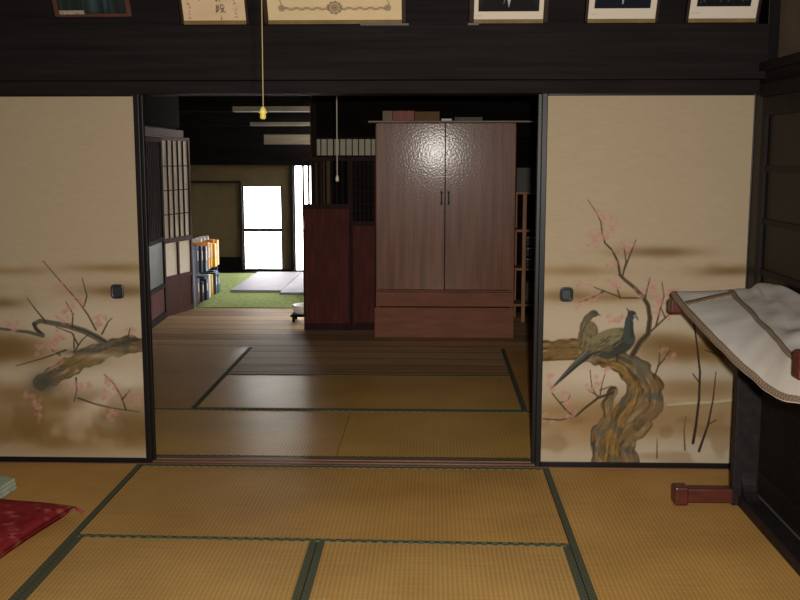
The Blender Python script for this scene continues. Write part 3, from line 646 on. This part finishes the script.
pc = thing('pull_cord', (.779, 6.4, 1.30), 'pale thin lamp pull cord with ivory end, hanging in the back room', 'pull cord')
MB().tube([(.781, 6.4, 2.03), (.779, 6.4, 1.345)], .0035, 8).build('cord', CORDW, pc)
MB().lathe(.779, 6.4, [(.008, 1.305), (.011, 1.315), (.009, 1.335), (.004, 1.347)], 14).build('knob', IVORY, pc, smooth=True)

# ------------------------------------------------------------------ wardrobe
wd = thing('wardrobe', (1.48, 8.36, 0), 'tall glossy brown two-door wardrobe with drawers below, standing at the rear', 'wardrobe')
wx0, wx1, wy0, wy1, wt = .928, 2.045, 8.085, 8.68, 1.725
MB().box(wx0, wx1, wy0+.012, wy1, .0, .02).box(wx0, wx0+.03, wy0+.012, wy1, 0, wt).box(wx1-.03, wx1, wy0+.012, wy1, 0, wt).box(wx0, wx1, wy0+.012, wy1, wt-.03, wt).box(wx0, wx1, wy1-.02, wy1, 0, wt).box(wx0+.03, wx1-.03, wy0+.012, wy1, .365, .385).build('carcass', WARD_D, wd, .002)
def wdoor(x0, x1, hx):
    d = B(x0, x1, wy0-.008, wy0+.012, .392, wt-.006).build('door', WARD, wd, .002)
    return hx
for x0, x1, hx in ((wx0+.006, 1.481, 1.455), (1.486, wx1-.006, 1.512)):
    d = B(x0, x1, wy0-.008, wy0+.012, .392, wt-.006).build('door', WARD, wd, .002)
    h = MB().tube([(hx, wy0-.008, 1.085), (hx, wy0-.034, 1.095), (hx, wy0-.034, 1.165), (hx, wy0-.008, 1.175)], .0055, 8)
    h.box(hx-.011, hx+.011, wy0-.012, wy0-.007, 1.165, 1.19).box(hx-.011, hx+.011, wy0-.012, wy0-.007, 1.07, 1.095); h.build('handle', HANDLE, d)
B(wx0+.0, wx1-.0, wy0-.018, wy0+.012, .255, .372).build('drawer', WARD_D, wd, .003)
B(wx0-.012, wx1+.0, wy0-.024, wy0+.012, .0, .247).build('drawer', WARD_D, wd, .003)
# things on the wardrobe
def tagged(mb, name, m, label, cat, group=None, bevel=.001, base=None):
    return tag(mb.build(name, m, bevel=bevel, base=base), label, cat, group)
tagged(B(.87, 2.24, 8.10, 8.36, 1.727, 1.739), 'thin_board', mat('pale_grey_board', (128, 122, 112), .5, .2, 5, bump=0), 'thin pale board laid across the top of the wardrobe', 'board')
GB = 'boxes on top of the wardrobe'
tagged(B(.984, 1.062, 8.12, 8.32, 1.740, 1.818), 'cardboard_box', mat('grey_beige_card', (132, 118, 92), .8, .15), 'small grey beige box on the wardrobe, left of the red box', 'box', GB, base=(1.02, 8.2, 1.74))
bx = thing('gift_box', (1.14, 8.2, 1.74), 'dark red box with pale marks on the wardrobe', 'box', GB)
B(1.066, 1.236, 8.115, 8.33, 1.740, 1.818).build('box_body', mat('dark_red_card', (128, 38, 28), .5, .15), bx, .001)
MB().box(1.126, 1.138, 8.1145, 8.3302, 1.745, 1.8185).box(1.190, 1.198, 8.1145, 8.3302, 1.745, 1.8185).build('ribbon', mat('faded_ribbon', (170, 84, 66), .6, .1), bx)
tagged(B(1.240, 1.436, 8.12, 8.34, 1.740, 1.812), 'cardboard_box', mat('brown_card', (112, 82, 52), .8, .15), 'brown cardboard box on the wardrobe, right of the red box', 'box', GB, base=(1.34, 8.2, 1.74))
tagged(B(1.452, 1.534, 8.12, 8.19, 1.740, 1.756), 'small_white_packet', mat('white_packet', (225, 222, 214), .5, .05), 'small white packet at the middle of the wardrobe top', 'packet', base=(1.49, 8.15, 1.74))
tagged(B(1.556, 1.776, 8.12, 8.30, 1.740, 1.768), 'flat_carton', mat('grey_carton', (96, 94, 82), .8, .15), 'flat grey carton on the right half of the wardrobe top', 'box', GB, base=(1.66, 8.2, 1.74))

# ------------------------------------------------------------------ lattice doors left of the wardrobe
def lattice_door(name, x0, x1, y, z1, zmid, step, barw, label, rungs, s=.028):
    d = thing(name, ((x0+x1)/2, y, 0), label, 'lattice door', kind='structure')
    f = MB().box(x0, x0+s, y, y+.03, 0, z1).box(x1-s, x1, y, y+.03, 0, z1).box(x0+s, x1-s, y, y+.03, 0, .06).box(x0+s, x1-s, y, y+.03, z1-.03, z1).box(x0+s, x1-s, y, y+.03, zmid-.02, zmid+.02)
    f.build('door_frame', REDF, d)
    B(x0+s, x1-s, y+.010, y+.02, .06, zmid-.02).build('lower_board', REDW, d)
    ribs = MB(); x = x0+s+.006
    while x < x1-s-.01: ribs.box(x, x+.009, y+.002, y+.010, .06, zmid-.02); x += .022
    ribs.build('ribbing', REDW, d)
    l = MB(); x = x0+s+step-barw
    while x < x1-s-barw*.3: l.box(x, x+barw, y+.006, y+.024, zmid+.02, z1-.03); x += step
    for z in rungs: l.box(x0+s, x1-s, y+.008, y+.022, z, z+.012)
    l.build('lattice', DARK, d)
    return d
lattice_door('door_7', .300, .700, 8.385, 1.452, 1.045, .047, .017, 'dark red brown lattice door with slits, left of the wardrobe', (), .015)
lattice_door('door_8', .690, .925, 8.425, 1.452, .90, .036, .024, 'second dark lattice door half hidden behind the wardrobe', tuple(.95+.055*i for i in range(9)))
pp = MB().box(.303, .313, 8.372, 8.385, .86, .93).build('door_pull_plate', BRASS); 
tag(pp, 'small brass pull catching the light on the edge of the lattice door', 'door pull')
# pale transom screen above them
tr = thing('window_3', (.66, 8.40, 1.452), 'pale papered transom with thin upright bars above the lattice doors', 'transom', kind='structure')
tf = MB().box(.425, .93, 8.385, 8.42, 1.452, 1.468).box(.425, .93, 8.385, 8.42, 1.600, 1.615)
x = .455
while x < .92: tf.box(x, x+.008, 8.385, 8.40, 1.468, 1.600); x += .052
tf.build('transom_bars', DARK, tr)
B(.425, .93, 8.402, 8.408, 1.468, 1.600).build('transom_paper', mat('aged_transom_paper', (176, 170, 150), .9, .08, 20, bump=0), tr)
# stool and basin behind the door
st = thing('low_stool', (.21, 8.86, 0), 'low dark stool behind the edge of the lattice door', 'stool')
B(.13, .37, 8.76, 8.98, .05, .065).build('seat', NEARBLACK, st, .003)
for x, y in ((.145, 8.775), (.335, 8.775), (.145, 8.945), (.335, 8.945)): B(x, x+.02, y, y+.02, 0, .05).build('leg', NEARBLACK, st)
tagged(MB().lathe(.245, 8.87, [(.05, .066), (.085, .072), (.100, .09), (.106, .115), (.110, .147), (.100, .147), (.09, .10), (.03, .08)], 32), 'basin', mat('white_enamel', (240, 238, 232), .4, .02, bump=0), 'white round basin on the low stool behind the lattice door', 'basin', bevel=0)

# ------------------------------------------------------------------ left side screens of the back room
def local_screen(name, p0, p1, z1, label, kind_):
    """sliding screen standing along the line p0 to p1 in plan"""
    d = thing(name, ((p0[0]+p1[0])/2, (p0[1]+p1[1])/2, 0), label, 'sliding screen', kind='structure')
    a = Vector((p0[0], p0[1], 0)); b = Vector((p1[0], p1[1], 0)); L = (b-a).length; ux = (b-a)/L; un = Vector((-ux.y, ux.x, 0)); Z = Vector((0, 0, 1))
    def bx(mb, u0, u1, n0, n1, z0, z1_): mb.hbox(a+ux*u0+un*n0+Z*z0, ux, un, Z, u1-u0, n1-n0, z1_-z0)
    return d, L, bx
d, L, bx_ = local_screen('door_9', (-1.052, 9.04), (-.915, 9.56), 1.63, 'paper screen door with dark bars and red brown lower board, at the left', 0)
f = MB(); s = .03
bx_(f, 0, s, 0, .03, 0, 1.63); bx_(f, L-s, L, 0, .03, 0, 1.63); bx_(f, s, L-s, 0, .03, 1.60, 1.63); bx_(f, s, L-s, 0, .03, 0, .05)
bx_(f, s, L-s, 0, .03, .67, .715); bx_(f, s, L-s, 0, .03, .33, .365); bx_(f, L/2-.015, L/2+.015, 0, .03, .365, .67)
f.build('screen_frame', SHW, d)
f = MB()
for k in range(1, 5): u = s+(L-2*s)*k/5; bx_(f, u-.006, u+.006, .002, .02, .715, 1.60)
for z in (.93, 1.15, 1.37): bx_(f, s, L-s, .004, .018, z-.004, z+.004)
f.build('screen_lattice', DARK, d)
f = MB(); bx_(f, s, L-s, .014, .020, .365, 1.60); f.build('screen_paper', PAPER, d)
f = MB(); bx_(f, s, L-s, .008, .022, .05, .33); f.build('lower_board', SHW, d)
d, L, bx_ = local_screen('door_10', (-.995, 8.06), (-1.04, 9.03), 1.63, 'dark side door with slatted top and frosted lower pane, leftmost in the back room', 0)
f = MB(); s = .045
bx_(f, 0, s, 0, .03, 0, 1.63); bx_(f, L-s, L, 0, .03, 0, 1.63); bx_(f, s, L-s, 0, .03, 1.585, 1.63); bx_(f, s, L-s, 0, .03, 0, .06); bx_(f, s, L-s, 0, .03, .70, .74); bx_(f, s, L-s, 0, .03, .28, .32)
f.build('door_frame', DARK, d)
f = MB()
for k in range(1, 14): u = s+(L-2*s)*k/14; bx_(f, u-.012, u+.012, .006, .02, .74, 1.585)
f.build('slats', mat('dark_slat_wood', (44, 30, 24), .7, .2, spec=.08), d)
f = MB(); bx_(f, s, L-s, .022, .026, .74, 1.585); f.build('backing_board', NEARBLACK, d)
f = MB(); bx_(f, s, L-s, .012, .018, .32, .70); f.build('frosted_pane', GLASSY, d)
f = MB(); bx_(f, s, L-s, .010, .02, .06, .28); f.build('lower_board', REDW, d)

# ------------------------------------------------------------------ far hall floor coverings
def carpet_material(name, a, b, sc):
    t = NT(name); tc = t.n('TexCoord'); no = t.n('TexNoise'); no.inputs['Scale'].default_value = sc; no.inputs['Detail'].default_value = 8
    t.l(tc.outputs['Object'], no.inputs['Vector']); r = t.n('ValToRGB'); r.color_ramp.elements[0].position = .35; r.color_ramp.elements[1].position = .65
    r.color_ramp.elements[0].color = lin(a)+(1,); r.color_ramp.elements[1].color = lin(b)+(1,); t.l(no.outputs['Fac'], r.inputs[0]); t.l(r.outputs[0], t.b.inputs['Base Color'])
    bp = t.n('Bump'); bp.inputs['Strength'].default_value = .5; bp.inputs['Distance'].default_value = .01; t.l(no.outputs['Fac'], bp.inputs['Height']); t.l(bp.outputs[0], t.b.inputs['Normal'])
    t.b.inputs['Roughness'].default_value = .95
    return t.m
tagged(B(-2.1, .145, 9.605, 12.45, -.011, .006), 'green_carpet', carpet_material('green_pile', (118, 136, 66), (156, 172, 96), 30), 'grass green carpet on the floor of the far hall', 'carpet', base=(-.6, 11, 0))
tagged(B(-.78, -.235, 10.66, 12.36, .007, .035), 'play_mat', mat('lilac_grey_foam', (140, 136, 152), .6, .05, 8, bump=.05), 'pale lilac grey mat on the carpet before the far window', 'mat', base=(-.5, 11.5, .006))
tagged(B(-.228, .14, 10.50, 12.36, .007, .033), 'play_mat', mat('pale_lilac_foam', (146, 142, 158), .6, .05, 8, bump=.05), 'second lilac mat, beside the first and nearer the lattice door', 'mat', base=(.2, 11.5, .006))
# binder rack along the left
rk = thing('book_rack', (-1.0, 10.05, .006), 'two-tier rack full of colourful folders, behind the paper screen', 'rack')
RW = mat('grey_blue_rack', (58, 66, 82), .5, .1)
ry0, ry1, rx0, rx1 = 9.62, 10.60, -1.12, -.90
for y in (ry0, ry1-.012): B(rx0, rx1, y, y+.012, .006, .56).build('side_panel', RW, rk)
for z in (.03, .315): B(rx0, rx1, ry0+.012, ry1-.012, z, z+.012).build('shelf', RW, rk)
B(rx0, rx0+.008, ry0+.012, ry1-.012, .006, .56).build('back_panel', RW, rk)
FC = {'navy': (24, 36, 62), 'blue': (38, 84, 140), 'white': (205, 205, 205), 'yellow': (226, 176, 40), 'orange': (204, 128, 44), 'brown': (120, 84, 50), 'teal': (40, 70, 84)}
FM = {k: mat('folder_'+k, v, .4, .12, 12, bump=0) for k, v in FC.items()}
LBL = mat('folder_label', (214, 210, 200), .6, .05, bump=0)
proto = {}
def folder(cn, x, y, z, h, label):
    key = (cn, h)
    if key not in proto:
        o = bpy.data.objects.new('folder', None); C.objects.link(o)
        k = B(-.17, .0, 0, .082, 0, h).build('folder_body', FM[cn], o, .004)
        q = B(.0005, .002, .022, .060, h*.45, h*.8).build('spine_label', LBL, o)
        proto[key] = o
    else:
        src = proto[key]; o = src.copy(); C.objects.link(o)
        for ch in src.children: c2 = ch.copy(); C.objects.link(c2); c2.parent = o
    o.location = (x, y, z); tag(o, label, 'folder', 'folders in the two-tier rack')
    return o
ups = ['navy', 'navy', 'teal', 'white', 'orange', 'yellow', 'yellow', 'yellow', 'orange', 'yellow', 'yellow']
los = ['brown', 'navy', 'navy', 'blue', 'white', 'yellow', 'yellow', 'teal', 'blue', 'blue', 'blue']
for r, (row, z, nm) in enumerate(((ups, .328, 'upper'), (los, .043, 'lower'))):
    for i, cn in enumerate(row):
        pos = 'at the near end' if i < 3 else ('in the middle' if i < 7 else 'at the far end')
        nb = 'beside a %s one' % row[i-1] if i else 'first of the row'
        folder(cn, -.895+.012*((i*7) % 5), 9.640+i*.0855, z, .235-.012*((i*3) % 4) if r else .275-.012*((i*5) % 4), '%s folder %s of the %s rack tier, %s' % (cn, pos, nm, nb))
for i in range(3):
    tagged(MB().tube([(-1.02, 10.02+i*.15, .617), (-.93, 10.02+i*.15, .625)], .022, 12), 'paper_roll', mat('white_roll_paper_%d' % i, (214, 212, 216), .7, .05, bump=0),
           'small white paper roll lying on the folders, '+['nearest', 'middle', 'farthest'][i]+' of three', 'paper roll', 'paper rolls on the rack', 0, base=(-.98, 10.02+i*.15, .60))

# ------------------------------------------------------------------ wooden rack right of the wardrobe
LW = mat('light_rack_wood', (150, 100, 60), .55, .25, 4, (8, 8, 1), .05)
wr_ = thing('wooden_rack', (2.27, 8.95, 0), 'light brown wooden shelf rack between wardrobe and right door', 'shelf')
for x, y in ((2.175, 8.86), (2.115, 9.12), (2.44, 8.86), (2.44, 9.12)): B(x, x+.034, y, y+.03, .0, 1.13).build('post', LW, wr_, .002)
for z in (.14, .46, .80, 1.13): B(2.10, 2.48, 8.865, 9.145, z, z+.022).build('shelf', LW, wr_, .002)
NAVY = mat('navy_case', (26, 32, 48), .45, .1)
for i, z in enumerate((.485, .58, .675)):
    t = thing('storage_case', (2.31, 9.0, z), 'navy storage case with pale edge, '+['bottom', 'middle', 'top'][i]+' of the stack on the rack', 'case', 'navy cases on the wooden rack')
    B(2.215, 2.40, 8.90, 9.12, z, z+.088).build('case_body', NAVY, t, .004); B(2.22, 2.395, 8.897, 8.9, z+.070, z+.076).build('lid_edge', IVORY, t)
tagged(B(2.215, 2.41, 8.90, 9.10, .163, .36), 'fabric_bundle', mat('grey_bundle', (104, 100, 92), .9, .4, 20, bump=.5), 'grey folded fabric bundle on the lowest shelf of the rack', 'fabric', bevel=.03, base=(2.3, 9, .163))
tagged(B(2.12, 2.40, 8.90, 9.12, 1.153, 1.36), 'storage_box', mat('grey_storage_box', (84, 84, 78), .7, .1), 'grey box standing on top of the wooden rack', 'box', base=(2.26, 9, 1.153))

# ------------------------------------------------------------------ cloth rack at the right
DARKG = mat('dark_rack_wood', (34, 29, 30), .5, .25, 4, (8, 8, 8), .05, .15)
RB = mat('red_brown_lacquer_wood', (78, 32, 24), .35, .25, 4, (3, 10, 10), .05, .5)
rk = thing('cloth_rack', (2.56, 3.45, 0), 'red brown wooden stand with crossbars and sled feet under the white cloth', 'stand')
for y in (4.15, 2.72):
    B(2.46, 2.655, y-.030, y+.030, .014, .078).build('foot', RB, rk, .008)
    MB().box(2.408, 2.468, y-.038, y+.038, .004, .086).build('foot_cap', RB, rk, .010)
    B(2.650, 2.757, y-.024, y+.024, .004, .85).build('post', DARKG, rk, .006)
    B(2.415, 2.83, y-.024, y+.024, .835, .875).build('crossbar', RB, rk, .006)
    B(2.362 if y > 4 else 2.37, 2.425, y-.032, y+.032, .826 if y > 4 else .868, .884 if y > 4 else .945).build('crossbar_cap', RB, rk, .008)
B(2.69, 2.742, 2.744, 4.126, .79, .83).build('stretcher', DARKG, rk, .003)
B(2.675, 2.757, 2.744, 4.126, .004, .05).build('runner', DARKG, rk, .006)
br_ = MB()
for k in range(6):
    a0, a1 = k*math.pi/12, (k+1)*math.pi/12; p = lambda a: (4.126-.10+.10*math.sin(a)*1.0, .05+.10-.10*math.cos(a))
    (ya, za), (yb2, zb) = p(a0), p(a1); n0 = len(br_.v)
    br_.v += [(x, y, z) for x in (2.687, 2.745) for y, z in ((ya, za), (yb2, zb), (4.126, zb), (4.126, .05) if k == 0 else (4.126, za))]
    br_.f += [(n0, n0+1, n0+2, n0+3), (n0+7, n0+6, n0+5, n0+4), (n0, n0+4, n0+5, n0+1), (n0+3, n0+2, n0+6, n0+7)]
br_.build('curved_bracket', DARKG, rk)
# white cloth draped over it
ys = np.array([4.24, 4.19, 4.10, 3.95, 3.73, 3.4, 3.12, 2.89, 2.80, 2.70, 2.60, 2.52])
Zh = np.array([.875, .90, .892, .872, .844, .806, .778, .771, .779, .805, .80, .78])
Xh = np.array([2.40, 2.375, 2.365, 2.362, 2.365, 2.372, 2.378, 2.38, 2.38, 2.385, 2.39, 2.40])
Xi = np.array([2.622, 2.615, 2.603, 2.58, 2.552, 2.503, 2.458, 2.415, 2.41, 2.405, 2.41, 2.42])
Zi = np.array([.895, .918, .918, .912, .905, .900, .898, .895, .895, .892, .885, .86])
nr, nc = 120, 110
yy = np.linspace(ys[0], ys[-1], nr); v = np.linspace(0, 1, nc)
itp = lambda a: np.interp(-yy, -ys, a)
def smooth1(a):
    for _ in range(4): a = np.concatenate([[a[0]], (a[:-2]+2*a[1:-1]+a[2:])/4, [a[-1]]])
    return a
xh, zh, xi, zi = [smooth1(itp(a)) for a in (Xh, Zh, Xi, Zi)]
P = np.zeros((nr, nc, 3)); V = v[None, :]; Yg = yy[:, None]
mid = .42
for r in range(nr):
    kx = [xh[r], xh[r]+.004, xi[r]*.5+xh[r]*.5, xi[r], xi[r]+.08, 2.70, 2.80, 2.845, 2.86]; 
    k5 = max(2.70, xi[r]+.12); kx[5] = k5
    kz = [zh[r], zh[r]+.012, zh[r]*.5+zi[r]*.5+.006, zi[r], zi[r]+.008, .925, .935, .915, .70]
    kv = [0, .04, .22, mid, .56, .72, .84, .92, 1]
    if r < 4: kz = [z-.012*(4-r)*0 for z in kz]
    P[r, :, 0] = np.interp(v, kv, kx); P[r, :, 2] = np.interp(v, kv, kz); P[r, :, 1] = yy[r]
w_ = np.clip((V-mid)/.12, 0, 1)
fold = np.sin(Yg*11+V*9+2.2*np.sin(Yg*4))*.0045+np.sin((Yg*1.0-V*1.6)*17)*.005+(vnoise(Yg*16+V*0, V*14+Yg*0, 3, 77)-.5)*.016
P[:, :, 2] += w_*fold
P[:, :, 2] += (1-w_)*((vnoise(Yg*30+V*0, V*16+Yg*0, 3, 78)-.5)*.006)
P[:, :, 0] += w_*.006*np.sin(Yg*17+V*5)
for _ in range(3):
    Q = P.copy(); Q[1:-1, 1:-1] = (P[:-2, 1:-1]+P[2:, 1:-1]+P[1:-1, :-2]+P[1:-1, 2:]+4*P[1:-1, 1:-1])/8; P = Q
cl = thing('white_cloth', (2.6, 3.45, .9), 'white quilted cloth with beige lace trim draped over the red brown stand', 'cloth')
CW = mat('white_cotton', (206, 198, 190), .9, .06, 9, bump=.15)
def cloth_piece(name, P, m, off=0, thick=.003):
    W0 = wl(cl); nz, nx = P.shape[:2]; me = bpy.data.meshes.new(name)
    vs = [tuple(Vector(p)-W0+Vector((-.7, 0, .7))*off) for p in P.reshape(-1, 3)]
    fs = [(i*nx+j, (i+1)*nx+j, (i+1)*nx+j+1, i*nx+j+1) for i in range(nz-1) for j in range(nx-1)]
    me.from_pydata(vs, [], fs); me.update(); me.materials.append(m)
    for p in me.polygons: p.use_smooth = True
    o = bpy.data.objects.new(name, me); C.objects.link(o); o.parent = cl
    s = o.modifiers.new('solid', 'SOLIDIFY'); s.thickness = thick; s.offset = 0
    return o
cloth_piece('cloth_sheet', P, CW)
LACE = heri_material('beige_lace', (150, 130, 108), (120, 98, 78), .012)
def bilin(ri, ci):
    r0 = int(min(max(ri, 0), nr-1.001)); c0 = int(min(max(ci, 0), nc-1.001)); a, b = ri-r0, ci-c0
    return (P[r0, c0]*(1-a)*(1-b)+P[r0+1, c0]*a*(1-b)+P[r0, c0+1]*(1-a)*b+P[r0+1, c0+1]*a*b)
def trim(name, path, wid, rows=False, n=80):
    """a lace strip following path (row, column) on the sheet; wid in grid columns (or rows)"""
    G = []
    for i in range(n):
        t = i/(n-1)*(len(path)-1); k = min(int(t), len(path)-2); a = t-k; r = path[k][0]*(1-a)+path[k+1][0]*a; c = path[k][1]*(1-a)+path[k+1][1]*a
        G.append([bilin(r+(wid*(j/3-.5) if rows else 0), c+(0 if rows else wid*(j/3-.5))) for j in range(4)])
    cloth_piece(name, np.array(G), LACE, .003, .002)
e0 = 3
trim('hem_trim', [(r, 4) for r in np.linspace(0, nr-1.01, 12)], 7)
trim('inner_trim', [(r, mid*(nc-1)) for r in np.linspace(0, nr-1.01, 12)], 4.5)
rx_ = float(np.interp(-4.08, -yy, np.arange(nr))) if False else float(np.argmin(abs(yy-4.06)))
trim('cross_trim', [(rx_+7, 8), (rx_+4, 24), (rx_, mid*(nc-1))], 4, True, 30)
trim('far_trim', [(2, 8), (2, 24), (2, mid*(nc-1))], 3, True, 30)

# ------------------------------------------------------------------ cushions at the left
def cushion(name, c0, ex, ey, h, z, m, label, cat, tassel=None, n=40, seed=1):
    t = thing(name, (c0[0], c0[1], z), label, cat)
    me = bpy.data.meshes.new('cushion_body'); vs = []; fs = []
    for side in (1, -1):
        for i in range(n+1):
            for j in range(n+1):
                u, v_ = i/n, j/n; a, b = 2*u-1, 2*v_-1
                pr = ((1-abs(a)**5)*(1-abs(b)**5))**.5
                pin = 1-.05*(1-abs(a)**2)*abs(b)**3; pin2 = 1-.05*(1-abs(b)**2)*abs(a)**3
                zz = h/2*(.12+.88*pr) if side == 1 else -h/2*(.12+.88*min(1, pr*1.6))
                if side == 1: zz += .004*math.sin(u*9+seed)*math.sin(v_*7)*pr
                x = ex[0]*a*pin2/2+ey[0]*b*pin/2; y = ex[1]*a*pin2/2+ey[1]*b*pin/2
                vs.append((x, y, h/2+zz))
    N = (n+1)**2
    for i in range(n):
        for j in range(n):
            a = i*(n+1)+j; fs.append((a, a+n+1, a+n+2, a+1)); fs.append((N+a, N+a+1, N+a+n+2, N+a+n+1))
    rim = [i*(n+1) for i in range(n+1)]+[n*(n+1)+j for j in range(1, n+1)]+[i*(n+1)+n for i in range(n-1, -1, -1)]+[j for j in range(n-1, 0, -1)]
    for k in range(len(rim)): a, b = rim[k], rim[(k+1) % len(rim)]; fs.append((a, b, N+b, N+a))
    me.from_pydata(vs, [], fs); me.update(); me.materials.append(m)
    for p in me.polygons: p.use_smooth = True
    o = bpy.data.objects.new('cushion_body', me); C.objects.link(o); o.parent = t
    bpy_n = me.validate()
    return t
def brocade():
    t = NT('crimson_brocade'); tc = t.n('TexCoord'); vo = t.n('TexVoronoi'); vo.inputs['Scale'].default_value = 13; t.l(tc.outputs['Object'], vo.inputs['Vector'])
    no = t.n('TexNoise'); no.inputs['Scale'].default_value = 24; no.inputs['Detail'].default_value = 5; t.l(tc.outputs['Object'], no.inputs['Vector'])
    r = t.n('ValToRGB'); e = r.color_ramp.elements; e[0].position = .15; e[0].color = lin((176, 96, 84))+(1,); e[1].position = .42; e[1].color = lin((138, 38, 42))+(1,)
    t.l(vo.outputs['Distance'], r.inputs[0]); r2 = t.n('ValToRGB'); r2.color_ramp.elements[0].position = .38; r2.color_ramp.elements[1].position = .52
    t.l(no.outputs['Fac'], r2.inputs[0]); mx = t.n('MixRGB'); mx.inputs[1].default_value = lin((128, 26, 36))+(1,); t.l(r2.outputs[0], mx.inputs[0]); t.l(r.outputs[0], mx.inputs[2])
    t.l(mx.outputs[0], t.b.inputs['Base Color']); t.b.inputs['Roughness'].default_value = .85; t.b.inputs['Specular IOR Level'].default_value = .15
    bp = t.n('Bump'); bp.inputs['Strength'].default_value = .3; bp.inputs['Distance'].default_value = .004; t.l(no.outputs['Fac'], bp.inputs['Height']); t.l(bp.outputs[0], t.b.inputs['Normal'])
    return t.m
c0 = (-.435, 3.73)
CR = brocade()
rc = cushion('floor_cushion', c0, (.60, -.14), (.10, .58), .055, .003, CR, 'crimson patterned floor cushion with corner tassel on the left mat', 'cushion')
ts = MB()
for k in range(9): a = -.5+.16*k; ts.tube([(-.105, 3.955, .03), (-.105+.03*math.cos(a), 3.955+.03*math.sin(a)*.6, .018), (-.105+.05*math.cos(a), 3.955+.05*math.sin(a)*.5, .006)], .0018, 5)
ts.build('tassel', mat('crimson_thread', (150, 34, 44), .6, .1), rc)
gm = mat('pale_green_cloth', (160, 172, 150), .8, .3, 14, bump=.2)
gt = thing('folded_cloth', (-.68, 4.28, .003), 'pale green folded cloth behind the crimson cushion at the left edge', 'folded cloth')
for k, z in enumerate((.003, .020, .037)):
    MB().prism([(-.94+.003*k, 4.10), (-.475-.002*k, 4.02+.004*k), (-.455-.003*k, 4.245), (-.50, 4.275), (-.92, 4.33)], z, z+.0165).build('fold', gm, gt, .006)
